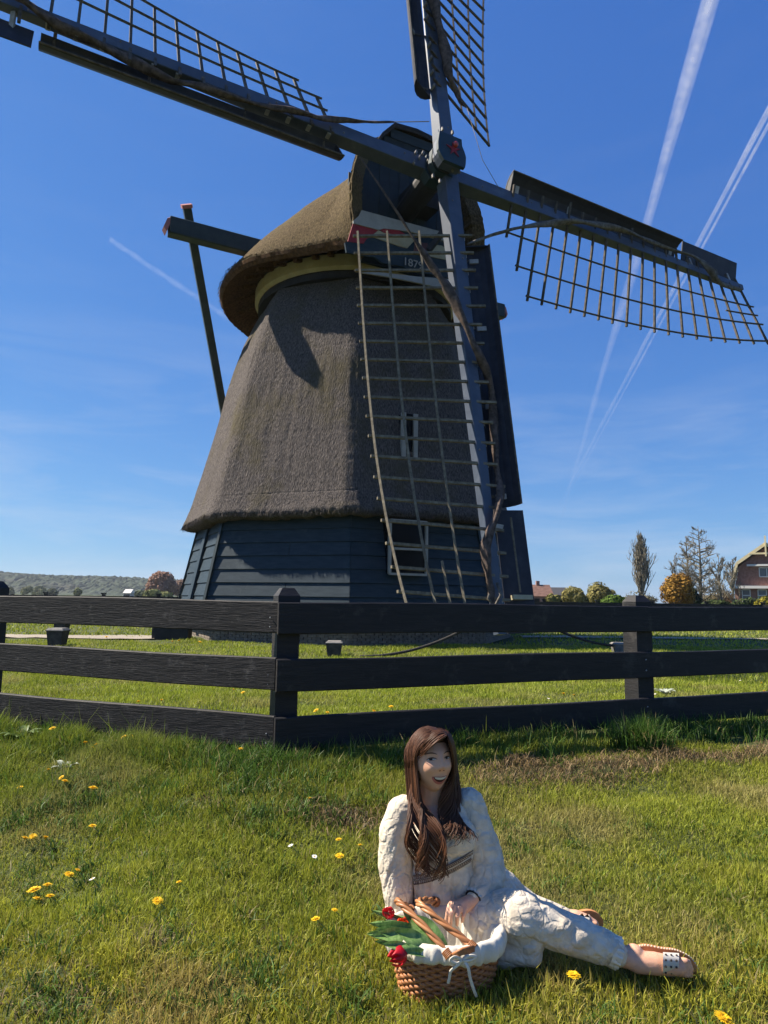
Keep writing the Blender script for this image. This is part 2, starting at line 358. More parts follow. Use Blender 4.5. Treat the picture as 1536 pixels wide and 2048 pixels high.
# ------------------------------------------------------------------ sky: vapour trails, far hills
def contrail_mat(name, strength, sc):
    m = bpy.data.materials.new(name); m.use_nodes = True; N = m.node_tree.nodes; L = m.node_tree.links; N.remove(N['Principled BSDF'])
    d = N.new('ShaderNodeBsdfDiffuse'); d.inputs['Color'].default_value = (0.95, 0.95, 0.97, 1); t = N.new('ShaderNodeBsdfTransparent'); ms = N.new('ShaderNodeMixShader')
    tl = N.new('ShaderNodeBsdfTranslucent'); tl.inputs['Color'].default_value = (0.95, 0.95, 0.97, 1); ad = N.new('ShaderNodeMixShader'); ad.inputs['Fac'].default_value = 0.5
    lw = N.new('ShaderNodeLayerWeight'); lw.inputs['Blend'].default_value = 0.5
    inv = N.new('ShaderNodeMath'); inv.operation = 'SUBTRACT'; inv.inputs[0].default_value = 1.0; L.new(lw.outputs['Facing'], inv.inputs[1])
    pw = N.new('ShaderNodeMath'); pw.operation = 'POWER'; pw.inputs[1].default_value = 1.9; L.new(inv.outputs[0], pw.inputs[0])
    tc = N.new('ShaderNodeTexCoord'); nz = N.new('ShaderNodeTexNoise'); nz.inputs['Scale'].default_value = sc; nz.inputs['Detail'].default_value = 7; nz.inputs['Roughness'].default_value = 0.65; L.new(tc.outputs['Object'], nz.inputs['Vector'])
    mr = N.new('ShaderNodeMapRange'); mr.inputs['From Min'].default_value = 0.34; mr.inputs['From Max'].default_value = 0.72; mr.inputs['To Min'].default_value = 0.3 * strength; mr.inputs['To Max'].default_value = strength; L.new(nz.outputs['Fac'], mr.inputs['Value'])
    mu = N.new('ShaderNodeMath'); mu.operation = 'MULTIPLY'; L.new(pw.outputs[0], mu.inputs[0]); L.new(mr.outputs['Result'], mu.inputs[1])
    L.new(d.outputs[0], ad.inputs[1]); L.new(tl.outputs[0], ad.inputs[2])
    L.new(mu.outputs[0], ms.inputs['Fac']); L.new(t.outputs[0], ms.inputs[1]); L.new(ad.outputs[0], ms.inputs[2]); L.new(ms.outputs[0], N['Material Output'].inputs['Surface']); return m
def contrail(a, b, alt, r0, r1, m, label, name='vapour_trail'):
    A_ = onplane(*a, (0, 0, alt), (0, 0, 1)); B_ = onplane(*b, (0, 0, alt), (0, 0, 1)); A2 = A_ + (A_ - B_) * 0.05
    n = 60; pts = np.array([A2 + (B_ - A2) * (t ** 1.6) for t in np.linspace(0, 1, n)])
    sidev = nrm(np.cross(B_ - A_, (0, 0, 1))); tt = np.linspace(0, 9, n)
    pts = pts + sidev * (r0 * 0.28 * np.sin(tt * 2.1) * np.cos(tt))[:, None]
    o = MB().tube(pts, np.linspace(r0, r1, n) * (1 + 0.12 * np.sin(tt * 5)), 14, cap=False).build(name, m, sm=True); tag(o, label, 'vapour trail'); return o
mc1 = contrail_mat('vapour', 0.72, 0.016); mc2 = contrail_mat('vapour_thin', 0.85, 0.02)
contrail((1432, -40), (1109, 1085), 1500, 21, 24, mc1, 'broad fluffy white vapour trail crossing the blue sky behind the right sail')
contrail((1545, 205), (1118, 1010), 1500, 8, 15, mc2, 'thin straight white vapour trail nearest the right edge of the sky')
contrail((1552, 222), (1124, 1012), 1500, 5, 8, mc2, 'faint hairline vapour trail running alongside the thin straight one')
contrail((236, 490), (485, 655), 1500, 14, 20, contrail_mat('vapour_faint', 0.09, 0.015), 'faint short vapour trail left of the mill behind the tail beams')

m_wood_far = mat('far_woodland', (0.014, 0.026, 0.016), (0.05, 0.066, 0.032), scale=0.05, rough=0.95, c3=(0.055, 0.05, 0.036), c3amt=0.35, c3scale=0.018, ramp=(0.3, 0.72))
na, nb = 700, 60
xs = np.linspace(-950, 200, na); t = np.linspace(0, 1, nb)
XX, TT = np.meshgrid(xs, t, indexing='ij'); YY = 760 + 320 * TT
prof = np.interp(xs, [-1150, -760, -640, -560, -480, -400, -340, -200, -60, 60, 260], [33, 34, 32, 29.5, 26.5, 25, 22.5, 21, 17, 9, 2])
ZZ = prof[:, None] * np.sin(np.clip(TT * 1.5, 0, 1) * math.pi / 2) ** 0.8 * (1 + 0.07 * vnoise(np.stack([XX / 60, YY / 60, 0 * XX], -1), 2))
bump = np.abs(vnoise(np.stack([XX / 6, YY / 9, 0 * XX], -1), 8)) * 3.2 + np.abs(vnoise(np.stack([XX / 4, YY / 7, 0 * XX], -1), 9)) * 3.0
ZZ = ZZ + bump * np.clip(TT * 12, 0, 1) * np.clip(prof / 12, 0.1, 1)[:, None] - 0.6
tag(MB().grid(np.stack([XX, YY, ZZ], -1)).build('wooded_hills', m_wood_far), kind='structure')
# distant strip of bright field and copses in front of the hills
m_field = mat('far_field', (0.10, 0.14, 0.04), (0.17, 0.19, 0.07), scale=0.02, rough=0.95)
tag(MB().grid([[(x_, y_, 0.12 + 1.2 * (y_ - 380) / 380) for y_ in (380, 500, 640, 765)] for x_ in np.linspace(-900, 150, 12)]).build('far_meadow', m_field), kind='structure')

# ------------------------------------------------------------------ windmill
AZ = 0.4909; NH = V3(math.sin(AZ), -math.cos(AZ), 0); E1 = V3(math.cos(AZ), math.sin(AZ), 0)
HUB = V3(1.5868, 16.5, 12.2867); AX = HUB - NH * 5.53; AX[2] = 0
def W(u, v, z): return AX + NH * u + E1 * v + V3(0, 0, z)
BETA = math.atan2(-AX[1], -AX[0])                               # bearing of the corner that faces the camera
def octr(phi, Rc): a = np.mod(phi - BETA, math.pi / 4) - math.pi / 8; return Rc * math.cos(math.pi / 8) / np.cos(a)
def corner(j, Rc, z): a = BETA + j * math.pi / 4; return AX + V3(Rc * math.cos(a), Rc * math.sin(a), z)
mill = empty('windmill', AX, 'old octagonal smock windmill with brown thatched tower and cap on a blue boarded base', 'windmill')
m_thatch = mat('reed_thatch', (0.028, 0.025, 0.025), (0.17, 0.146, 0.134), scale=38, stretch=(1, 1, 0.22), rough=0.95, bump=1.0, bscale=30, bstretch=(1, 1, 0.2), bdist=0.06, c3=(0.085, 0.072, 0.042), c3amt=0.5, c3scale=0.6, ramp=(0.3, 0.7), spec=0.1)
m_capthatch = mat('cap_thatch', (0.04, 0.028, 0.015), (0.175, 0.128, 0.07), scale=24, stretch=(1, 1, 0.5), rough=0.95, bump=1.0, bscale=32, bstretch=(1, 1, 0.5), bdist=0.05, c3=(0.12, 0.095, 0.045), c3amt=0.55, c3scale=0.6, ramp=(0.3, 0.7), spec=0.1)
m_under = mat('thatch_underside', (0.05, 0.028, 0.015), (0.13, 0.07, 0.035), scale=14, rough=0.95, bump=0.8, bscale=30, bdist=0.04, spec=0.1)
m_blue = mat('blue_board_paint', (0.019, 0.032, 0.044), (0.031, 0.048, 0.063), spec=0.15, scale=3, stretch=(1, 1, 6), rough=0.6, bump=0.12, bscale=18, bstretch=(1, 1, 7), c3=(0.06, 0.075, 0.085), c3amt=0.15, c3scale=2.5)
m_blue2 = mat('blue_board_paint_worn', (0.02, 0.034, 0.047), (0.031, 0.047, 0.063), spec=0.15, scale=3, stretch=(1, 1, 6), rough=0.6, bump=0.12, bscale=18, bstretch=(1, 1, 7))
m_dark = mat('black_green_paint', (0.007, 0.014, 0.017), (0.013, 0.024, 0.028), scale=4, rough=0.5, bump=0.1, bscale=14, bstretch=(1, 1, 5))
m_black = mat('black_tar', (0.012, 0.012, 0.014), (0.022, 0.021, 0.023), scale=5, rough=0.6, bump=0.15, bscale=20)
m_cream = mat('cream_paint', (0.31, 0.265, 0.165), (0.39, 0.34, 0.225), scale=3, rough=0.55, c3=(0.36, 0.25, 0.10), c3amt=0.35, c3scale=2)
m_white = mat('white_paint', (0.26, 0.25, 0.23), (0.33, 0.315, 0.29), scale=4, rough=0.5, c3=(0.28, 0.26, 0.23), c3amt=0.2, c3scale=2)
m_red = mat('red_paint', (0.22, 0.014, 0.018), (0.30, 0.025, 0.026), scale=4, rough=0.5)
m_pane = mat('window_dark_glass', (0.005, 0.006, 0.008), rough=0.25, spec=0.12)
m_brick = mat('plinth_brick', (0.14, 0.115, 0.095), (0.24, 0.20, 0.165), scale=9, rough=0.95, bump=0.4, bscale=30)

# brick plinth: real courses joined into one part
mb = MB(); z = 0.0; row = 0
while z < 0.46:
    for j in range(8):
        a, b = corner(j, 4.98, 0), corner(j + 1, 4.98, 0); Ln = np.linalg.norm(b - a); d = nrm(b - a); nout = nrm((a + b) / 2 - AX); s = -0.0 if row % 2 == 0 else -0.11
        while s < Ln:
            l0 = max(s, 0); l1 = min(s + 0.21, Ln)
            if l1 - l0 > 0.03:
                c = a + d * (l0 + l1) / 2 + V3(0, 0, z + 0.027) - nout * (0.055 + 0.004 * random.random()); mb.box(c, d * ((l1 - l0) / 2 - 0.005), nout * 0.055, V3(0, 0, 0.026))
            s += 0.22
    z += 0.0625; row += 1
bp_ = mb.build('brick_plinth', m_brick, mill); bp_['kind'] = 'stuff'
mb = MB(); P = np.array([[corner(j, R_, z_) for j in range(8)] for R_, z_ in ((4.9, 0), (4.9, 0.47), (5.05, 0.49), (5.0, 0.55), (4.2, 0.56))]); mb.grid(P, closev=True); mb.build('plinth_mortar', mat('mortar', (0.2, 0.18, 0.16), rough=0.95), mill)
# boarded storey
boards = sub_empty('boarded_wall', mill)
mb = MB(); mb.grid(np.array([[corner(j, R_, z_) for j in range(8)] for R_, z_ in ((5.12, 0.5), (4.47, 3.5))]), closev=True); mb.build('wall_core', m_dark, boards)
Rb = lambda z: 5.24 - 0.205 * (z - 0.48)
rows = 9; hz = 0.335
for j in range(8):
    for i in range(rows):
        z0 = 0.48 + i * hz; z1 = z0 + hz + 0.03
        for part in ((0, 1),) if (i + j) % 3 else ((0, 0.56), (0.56, 1)):
            a0, b0 = corner(j, Rb(z0) + 0.03, z0), corner(j + 1, Rb(z0) + 0.03, z0); a1, b1 = corner(j, Rb(z1) - 0.012, z1), corner(j + 1, Rb(z1) - 0.012, z1)
            g = 0.002; q0, q1 = part[0] + g, part[1] - g
            no = nrm((a0 + b0) / 2 - AX) * 0.028
            p = [a0 + (b0 - a0) * q0, a0 + (b0 - a0) * q1, a1 + (b1 - a1) * q1, a1 + (b1 - a1) * q0]
            MB().prism([k - no for k in p], no + V3(0, 0, 0)).build('board', m_blue if (i * 3 + j) % 4 else m_blue2, boards)
for j in range(8):                                                  # corner laths
    if j in (0,): continue
    MB().beam(corner(j, Rb(0.5) + 0.05, 0.5), corner(j, Rb(3.4) + 0.02, 3.4), 0.10, 0.05, up=nrm(corner(j, 1, 0) - AX)).build('corner_lath', m_dark, boards)
c0 = (corner(-2, Rb(0.5), 0.5) + corner(-1, Rb(0.5), 0.5)) / 2; c1 = (corner(-2, Rb(3.3), 3.3) + corner(-1, Rb(3.3), 3.3)) / 2; no = nrm(c0 * V3(1, 1, 0) - AX)
MB().beam(c0 + no * 0.08, c1 + no * 0.06, 0.42, 0.05, up=no).build('door_board', m_blue2, boards)

# thatched tower
prof = [(3.10, 4.62), (3.06, 4.95), (3.10, 5.14), (3.22, 5.22), (3.42, 5.12), (3.8, 4.98), (5.0, 4.66), (6.2, 4.36), (7.3, 4.09), (8.2, 3.84), (9.0, 3.58), (9.7, 3.28), (10.12, 3.06), (10.3, 2.98)]
zz = np.concatenate([np.linspace(0, 4, 10)[:-1], np.linspace(4, 13, 190)]); pz = np.interp(zz, range(14), [p[0] for p in prof]); pr = np.interp(zz, range(14), [p[1] for p in prof])
# smooth in z
phi = np.linspace(0, 2 * np.pi, 641)[:-1]
PH, K = np.meshgrid(phi, np.arange(len(zz)), indexing='ij'); R_ = pr[K]; r = np.minimum(octr(PH, R_), R_ * 0.988)
arc = PH * 4.3
Pn = np.stack([arc * 7, 0 * arc, pz[K] * 1.6], -1); st = 0.009 * vnoise(np.stack([arc * 8, 0 * arc, pz[K] * 0.9], -1), 1) + 0.006 * vnoise(np.stack([arc * 15, 0 * arc, pz[K] * 2.2], -1), 12) + 0.003 * vnoise(np.stack([arc * 21, 0 * arc, pz[K] * 9], -1), 2) + 0.03 * vnoise(np.stack([arc * 1.2, 0 * arc, pz[K] * 0.8], -1), 3) + 0.0012 * rng.normal(0, 1, PH.shape)
st = st - 0.008 * (np.abs(((pz[K] + 0.05 * vnoise(np.stack([arc, 0 * arc, 0 * arc], -1), 9)) % 0.82) - 0.41) < 0.02)
st = st * np.clip((pz[K] - 3.0) * 4, 0.3, 1) + 0.03 * (1 - smooth(3.1, 3.5, pz[K])) * vnoise(np.stack([arc * 14, 0 * arc, 0 * arc], -1), 4)
r = r + st
zb = pz[K] + 0.045 * vnoise(np.stack([arc * 9, 0 * arc, 0 * arc], -1), 6) * (1 - smooth(3.1, 3.5, pz[K])) + 0.05 * vnoise(np.stack([arc * 0.9, 0 * arc, 0 * arc], -1), 7) * (1 - smooth(3.1, 4, pz[K]))
# openings for the small window in the thatch: push in
TH = np.stack([AX[0] + r * np.cos(PH), AX[1] + r * np.sin(PH), zb], -1)
MB().grid(TH, closeu=True).build('thatched_tower', m_thatch, mill, sm=True)
# ragged reed ends along the eaves
def fringe(pts, nvec, n, L0, name, m, parent, down=-1.0):
    mb = MB(); pts = np.asarray(pts)
    for _ in range(n):
        t = random.random() * (len(pts) - 1.001); i = int(t); p = pts[i] + (pts[i + 1] - pts[i]) * (t - i); o_ = nvec[i]
        p = p + o_ * random.uniform(-0.16, 0.05) + V3(0, 0, random.uniform(0.0, 0.06)); l = L0 * random.uniform(0.4, 1.2); d = nrm(V3(random.gauss(0, .25), random.gauss(0, .25), down) + 0.5 * o_)
        s = nrm(np.cross(d, V3(random.gauss(0, 1), random.gauss(0, 1), 0.1))) * 0.008
        mb.add([p - s - d * 0.06, p + s - d * 0.06, p + d * l], [(0, 1, 2)])
    o = mb.build(name, m, parent); o['kind'] = 'stuff'
ph = np.linspace(0, 2 * np.pi, 400); rr = np.minimum(octr(ph, 5.2), 5.2 * .988); ep = np.stack([AX[0] + rr * np.cos(ph), AX[1] + rr * np.sin(ph), 0 * ph + 3.14], -1)
fringe(ep, np.stack([np.cos(ph), np.sin(ph), 0 * ph], -1), 9000, 0.09, 'reed_fringe', m_thatch, mill)

# dark collar and cream curb ring under the cap
def ring(R0, z0, R1, z1, R2, z2, name, m, n=96):
    ph = np.linspace(0, 2 * np.pi, n + 1)[:-1]; P = np.array([[AX + V3(Rk * math.cos(a), Rk * math.sin(a), zk) for Rk, zk in ((R0 - .25, z0), (R0, z0), (R1, z1), (R2, z2), (R2 - .3, z2))] for a in ph]); return MB().grid(P, closeu=True).build(name, m, mill, sm=False)
ring(3.10, 10.02, 3.10, 10.2, 3.06, 10.28, 'tarred_collar', m_black, 8 * 6)
ring(3.10, 10.25, 3.20, 10.32, 3.20, 10.66, 'curb_ring', m_cream)
ring(3.12, 10.66, 3.16, 10.7, 3.0, 11.0, 'cap_curb', m_black)

# thatched cap
rim = [(4.05, -1.95, 10.12), (3.75, -2.18, 10.42), (3.2, -2.5, 10.52), (2.6, -2.95, 10.56), (1.9, -3.55, 10.58), (1.1, -4.05, 10.58), (0.1, -4.25, 10.55), (-1.1, -4.15, 10.5), (-2.3, -3.65, 10.42), (-3.3, -2.75, 10.36), (-4.1, -1.5, 10.32), (-4.35, 0, 10.3)]
rim = rim + [(u_, -v_, z_) for u_, v_, z_ in rim[-2::-1]]; rim = np.array(rim, float)
ridge = [(3.25, -0.62, 14.20), (3.0, -0.55, 14.18), (2.6, -0.45, 14.13), (2.1, -0.38, 14.06), (1.4, -0.3, 13.96), (0.6, -0.25, 13.80), (0.0, -0.22, 13.63), (-0.5, -0.2, 13.48), (-0.9, -0.15, 13.33), (-1.2, -0.1, 13.18), (-1.35, -0.05, 13.10), (-1.4, 0, 13.08)]
ridge = np.array(ridge + [(u_, -v_, z_) for u_, v_, z_ in ridge[-2::-1]], float)
nt = 260; tk = np.linspace(0, len(rim) - 1, nt)
def crv(P, t):
    i = np.clip(t.astype(int), 0, len(P) - 2); f = (t - i)[:, None]; p0 = P[np.maximum(i - 1, 0)]; p1 = P[i]; p2 = P[i + 1]; p3 = P[np.minimum(i + 2, len(P) - 1)]
    return 0.5 * ((2 * p1) + (-p0 + p2) * f + (2 * p0 - 5 * p1 + 4 * p2 - p3) * f * f + (-p0 + 3 * p1 - 3 * p2 + p3) * f ** 3)
RM, RG = crv(rim, tk), crv(ridge, tk)
front = np.maximum(0, 1 - np.minimum(tk, len(rim) - 1 - tk) / 2.2)
outw = np.stack([RM[:, 0] * 0.6, RM[:, 1], 0 * tk], -1); outw = outw / np.linalg.norm(outw, axis=1)[:, None]
outw[:, 0] *= (1 - front); outw = outw / np.linalg.norm(outw, axis=1)[:, None]
MID = (RM + RG) / 2 + outw * (0.42 + 1.0 * front)[:, None] + np.array([0, 0, 1]) * (0.85 + 0.05 * front)[:, None]
MID[:, 0] = MID[:, 0] + 0.55 * front
sN = 110; rows_ = []
lip = RM - outw * 0.10 + np.array([0, 0, -0.20])
inn = np.stack([RM[:, 0] * 0.745, RM[:, 1] * 0.745, 0 * tk + 10.80], -1); inn[:, 0] = np.where(front > 0.3, RM[:, 0] - 0.7 * front, inn[:, 0]); 
for t_ in np.linspace(0, 1, sN): rows_.append((1 - t_) ** 2 * RM + 2 * t_ * (1 - t_) * MID + t_ ** 2 * RG)
rows_ = np.array(rows_)                                              # s, t, 3 local
def towld(Q): return AX + Q[..., 0:1] * NH + Q[..., 1:2] * E1 + Q[..., 2:3] * V3(0, 0, 1)
C_ = towld(rows_); nrmv = outw[None] * 0.75 + np.array([0, 0, 0.65]); nrmv = nrmv[..., 0:1] * NH + nrmv[..., 1:2] * E1 + nrmv[..., 2:3] * V3(0, 0, 1)
dn = 0.004 * vnoise(C_ * np.array([11, 11, 5]), 21) + 0.03 * vnoise(C_ * 1.3, 22) + 0.006 * vnoise(C_ * 20, 23) + 0.002 * rng.normal(0, 1, C_.shape[:2])
C_ = C_ + nrmv * dn[..., None]
under = np.array([inn, (inn + lip) / 2 + np.array([0, 0, 0.1]), lip, RM - outw * 0.02 + np.array([0, 0, -0.1])])
U_ = towld(under) + 0.02 * vnoise(towld(under) * 12, 5)[..., None]
cap = MB().grid(C_).build('thatched_cap', m_capthatch, mill, sm=True)
MB().grid(np.concatenate([U_, C_[:1]])).build('eave_underside', m_under, cap)
rimw = C_[0]; ow = outw[:, 0:1] * NH + outw[:, 1:2] * E1
fringe(rimw, ow, 4500, 0.08, 'cap_fringe', m_capthatch, mill, down=-0.7)
for k in range(14, nt - 14, 9):                                     # rafters under the eave
    a = towld(inn[k]); b = towld(lip[k]); MB().beam(a + (b - a) * 0.02 + V3(0, 0, -0.10), a + (b - a) * 0.62 + V3(0, 0, -0.06), 0.11, 0.10).build('rafter', m_under, cap)
# reed edge of the front gable, turned inwards
fe = rows_[:, 0, :]; fe2 = fe.copy(); fe2[:, 1] = fe[:, 1] + 0.38; fe2[:, 0] -= 0.03; fe3 = fe2.copy(); fe3[:, 0] -= 0.45
for sgn in (1, -1):
    q = np.array([fe, fe * [1, 1, 1] + [0.08, 0.02, 0], fe2, fe3]); q[..., 1] *= sgn; Q = towld(q); Q = Q + (0.025 * vnoise(Q * 10, 31))[..., None]
    MB().grid(Q).build('gable_reed_edge', m_capthatch, cap)
# gable boarding
gp = [(v_, z_) for v_, z_ in zip(fe2[:, 1], fe2[:, 2])]; gp = gp[::6] + [(fe2[-1, 1], fe2[-1, 2])]
poly = [(v_, z_) for v_, z_ in gp] + [(-v_, z_) for v_, z_ in gp[::-1]]
MB().prism([W(3.55, v_, z_) for v_, z_ in poly], NH * -0.1).build('gable_wall', m_dark, mill)
gb = sub_empty('gable', mill)
for k in range(13):                                                  # upright gable boards
    v0 = -2.0 + k * 0.31; v1 = v0 + 0.30; zt = np.interp(abs((v0 + v1) / 2), [0.5, 1.0, 1.5, 1.9, 2.1], [13.9, 13.6, 13.1, 12.4, 11.8])
    MB().box(W(3.62 + 0.012 * (k % 2), (v0 + v1) / 2, (10.9 + zt) / 2), E1 * 0.147, NH * 0.02, V3(0, 0, (zt - 10.9) / 2)).build('gable_board', m_dark, gb)
# hood over the windshaft
hood = sub_empty('shaft_hood', mill)
hp = [(-0.72, 14.62), (0.72, 14.62), (1.2, 14.1), (-1.2, 14.1)]
for k, (a, b) in enumerate((((-0.75, 14.66), (0.75, 14.66)),)):
    Pq = np.array([[W(u_, v_, z_ + dz) for v_, z_, dz in ((-1.34, 13.38, 0), (-1.1, 13.75, 0.08), (-0.72, 14.22, 0.04), (0, 14.30, 0.03), (0.72, 14.22, 0.04), (1.1, 13.75, 0.08), (1.34, 13.38, 0))] for u_ in (2.2, 2.6, 3.0, 3.4, 3.85)])
    Pq[:, :, :] += 0.02 * vnoise(Pq * 6, 3)[..., None]; MB().grid(Pq).build('hood_thatch', m_capthatch, hood)
    Pq2 = Pq[-1] - V3(0, 0, 0.16); MB().grid(np.array([Pq[-1], Pq[-1] + NH * 0.02 - V3(0, 0, 0.08), Pq2])).build('hood_front_reed', m_black, hood)
for k in range(4):
    z_ = 13.22 + 0.25 * k; wv = [1.42, 1.24, 1.02, 0.80][k]
    MB().box(W(3.66 + 0.03 * k, 0, z_), E1 * wv, NH * 0.025, V3(0, 0, 0.135)).build('hood_board', m_blue if k % 2 else m_dark, hood)

# painted front board ("baard") with its date, traced at its own distance in front of the gable
beard = sub_empty('painted_front_board', mill)
def panel(pts, u, th, m, name, sx=1 / 6.4, ox=690, oy=410):
    P0 = W(u, 0, 0); poly = [onplane(ox + x_ * sx, oy + y_ * sx, P0, NH) for x_, y_ in pts]; return MB().prism(poly, NH * -th).build(name, m, beard)
panel([(0, 480), (120, 420), (240, 380), (560, 440), (900, 500), (1300, 560), (1420, 640), (1420, 900), (1300, 925), (1130, 890), (840, 845), (740, 785), (480, 742), (380, 665), (200, 640), (20, 606)], 4.20, 0.06, m_blue, 'blue_panel')
panel([(108, 200), (185, 130), (215, 65), (1190, 330), (1420, 395), (1420, 500), (1150, 425), (860, 345), (700, 322), (500, 300), (430, 318), (108, 232)], 4.25, 0.05, m_white, 'white_rail')
panel([(104, 232), (430, 320), (330, 395), (270, 440), (240, 492), (35, 466)], 4.22, 0.03, m_red, 'red_corner')
panel([(455, 318), (500, 302), (700, 325), (770, 372), (680, 384), (500, 355)], 4.235, 0.02, m_red, 'red_ornament')
panel([(335, 398), (430, 322), (500, 356), (680, 386), (900, 430), (880, 465), (800, 550), (700, 528), (560, 478)], 4.225, 0.03, m_cream, 'cream_panel')
panel([(900, 470), (1060, 490), (1050, 585), (960, 640), (880, 610)], 4.23, 0.03, mat('oxblood_paint', (0.09, 0.035, 0.03), rough=0.5), 'dark_red_shield')
panel([(1090, 500), (1240, 520), (1300, 560), (1300, 700), (1240, 690), (1050, 650), (1060, 600)], 4.225, 0.03, m_cream, 'cream_scroll')
panel([(190, 836), (560, 872), (900, 912), (1300, 945), (1420, 960), (1420, 1130), (1270, 1110), (1190, 1052), (1000, 1010), (800, 968), (560, 920), (230, 868)], 4.17, 0.05, m_white, 'lower_scalloped_edge')
cu = bpy.data.curves.new('date', 'FONT'); cu.body = '1879'; cu.size = 0.30; cu.extrude = 0.01; cu.align_x = 'CENTER'; cu.align_y = 'CENTER'
to = bpy.data.objects.new('date_tmp', cu); COL.objects.link(to); dg = bpy.context.evaluated_depsgraph_get(); me = bpy.data.meshes.new_from_object(to.evaluated_get(dg)); bpy.data.objects.remove(to)
pc = onplane(690 + 872 / 6.4, 410 + 752 / 6.4, W(4.235, 0, 0), NH)
vv = [pc + E1 * v.co.x * 1.05 + V3(0, 0, 1) * v.co.y + NH * v.co.z for v in me.vertices]
MB().add(vv, [tuple(p.vertices) for p in me.polygons]).build('date_lettering', m_white, beard)
MB().beam(onplane(690 + 1070 / 6.4, 410 + 580 / 6.4, W(4.5, 0, 0), NH), onplane(690 + 1350 / 6.4, 410 + 220 / 6.4, W(4.9, 0, 0), NH), 0.12, 0.14).build('brace', m_black, beard)
MB().beam(W(2.5, 0, 12.0) - NH * 0.4, W(4.3, 0, 12.02), 0.9, 0.5).build('breast_beam', m_black, mill)

# windows of the shaded face
def window(px0, py0, px1, py1, rad, name, mull=True):
    a, b = corner(0, rad, 0), corner(1, rad, 0); nf = nrm((a + b) / 2 - AX); 
    tl = 0.30; zt = None
    P00, P11 = onplane(px0, py0, a, nf), onplane(px1, py1, a, nf); d = nrm(b - a); du = np.dot(P11 - P00, d); z0, z1 = P11[2], P00[2]; o = P00.copy(); o[2] = z0
    w_ = sub_empty(name, mill)
    MB().prism([o, o + d * du, o + d * du + V3(0, 0, z1 - z0), o + V3(0, 0, z1 - z0)], nf * -0.5).build('pane', m_pane, w_)
    t = 0.055 if mull else 0.11
    for p, q in ((o, o + V3(0, 0, z1 - z0)), (o + d * du, o + d * du + V3(0, 0, z1 - z0))): MB().beam(p + nf * 0.03, q + nf * 0.03, t, 0.1, up=nf).build('frame_post', m_white, w_)
    if mull:
        for zz_ in (0, 0.47, 1): MB().beam(o + V3(0, 0, (z1 - z0) * zz_) + nf * 0.032, o + d * du + V3(0, 0, (z1 - z0) * zz_) + nf * 0.032, t, 0.11, up=nf).build('frame_rail', m_white, w_)
    return nf
window(779, 1040, 851, 1150, 5.14, 'window')
window(806, 826, 829, 918, 4.70, 'narrow_window', False)
mb = MB(); c_, d_ = onplane(817, 826, corner(0, 4.42, 0), nrm((corner(0, 1, 0) + corner(1, 1, 0)) / 2 - AX)), nrm(corner(1, 1, 0) - corner(0, 1, 0))

# tail: long cross beam, braces, tail pole
tail = sub_empty('tail_frame', mill)
m_tail = mat('tail_beam_paint', (0.02, 0.035, 0.038), (0.035, 0.05, 0.052), scale=4, rough=0.5, bump=0.1, bscale=14)
m_pink = mat('faded_red_paint', (0.34, 0.12, 0.10), (0.42, 0.16, 0.14), scale=5, rough=0.6)
MB().beam(W(0, -5.95, 11.62), W(0, 5.95, 11.62), 0.36, 0.52, ch=0.03).build('cross_beam', m_tail, tail)
for sg in (-1, 1):
    MB().beam(W(0, sg * 5.95, 11.62), W(0, sg * 6.07, 11.66), 0.35, 0.50, w2=0.28, h2=0.30, ch=0.02).build('beam_end', m_pink, tail)
    a = W(-0.3, sg * 5.42, 12.5); b = W(-7.6, sg * 0.5, 1.2); MB().beam(a, b, 0.26, 0.24, up=E1, ch=0.02).build('brace', m_tail, tail)
    e = nrm(a - b); MB().beam(a + e * 0.0, a + e * 0.10, 0.32, 0.30, up=E1).build('brace_cap', m_pink, tail)
MB().beam(W(-3.5, 0, 11.6), W(-8.0, 0, 0.75), 0.34, 0.36, ch=0.03).build('tail_pole', m_tail, tail)

# ------------------------------------------------------------------ air
m_haze = bpy.data.materials.new('haze'); m_haze.use_nodes = True; hn = m_haze.node_tree.nodes; hn.remove(hn['Principled BSDF'])
pv = hn.new('ShaderNodeVolumePrincipled'); pv.inputs['Density'].default_value = 0.00014; pv.inputs['Color'].default_value = (0.80, 0.88, 1.0, 1); pv.inputs['Anisotropy'].default_value = 0.2
m_haze.node_tree.links.new(pv.outputs['Volume'], hn['Material Output'].inputs['Volume'])
tag(MB().box((0, 0, 29), (2500, 0, 0), (0, 2500, 0), (0, 0, 31)).build('haze', m_haze), kind='stuff')
scene.cycles.volume_bounces = 0; scene.cycles.volume_step_rate = 1
# ------------------------------------------------------------------ sail cross (turns on its own shaft)
TI, TH0, T1 = 0.1929, -0.0209, -0.0119
n_ = V3(math.sin(AZ) * math.cos(TI), -math.cos(AZ) * math.cos(TI), math.sin(TI)); e1_ = nrm(np.cross((0, 0, 1), n_)); e2_ = np.cross(n_, e1_)
cross = empty('sail_cross', HUB, 'four slate blue windmill sails with wooden lattice on one shaft in front of the cap', 'windmill sails')
m_stock = mat('slate_blue_paint', (0.046, 0.058, 0.086), (0.066, 0.082, 0.115), scale=3, rough=0.42, bump=0.06, bscale=9, c3=(0.12, 0.14, 0.17), c3amt=0.2, c3scale=1.4, spec=0.4)
m_iron = mat('bare_iron', (0.10, 0.09, 0.08), (0.24, 0.22, 0.20), scale=14, rough=0.6, metal=0.2)
m_lath = mat('weathered_lath', (0.105, 0.088, 0.062), (0.215, 0.185, 0.13), scale=10, rough=0.85, bump=0.2, bscale=26, c3=(0.09, 0.075, 0.05), c3amt=0.3, c3scale=2)
m_lathd = mat('tarred_lath', (0.05, 0.042, 0.034), (0.12, 0.10, 0.08), scale=10, rough=0.85, bump=0.2, bscale=26)
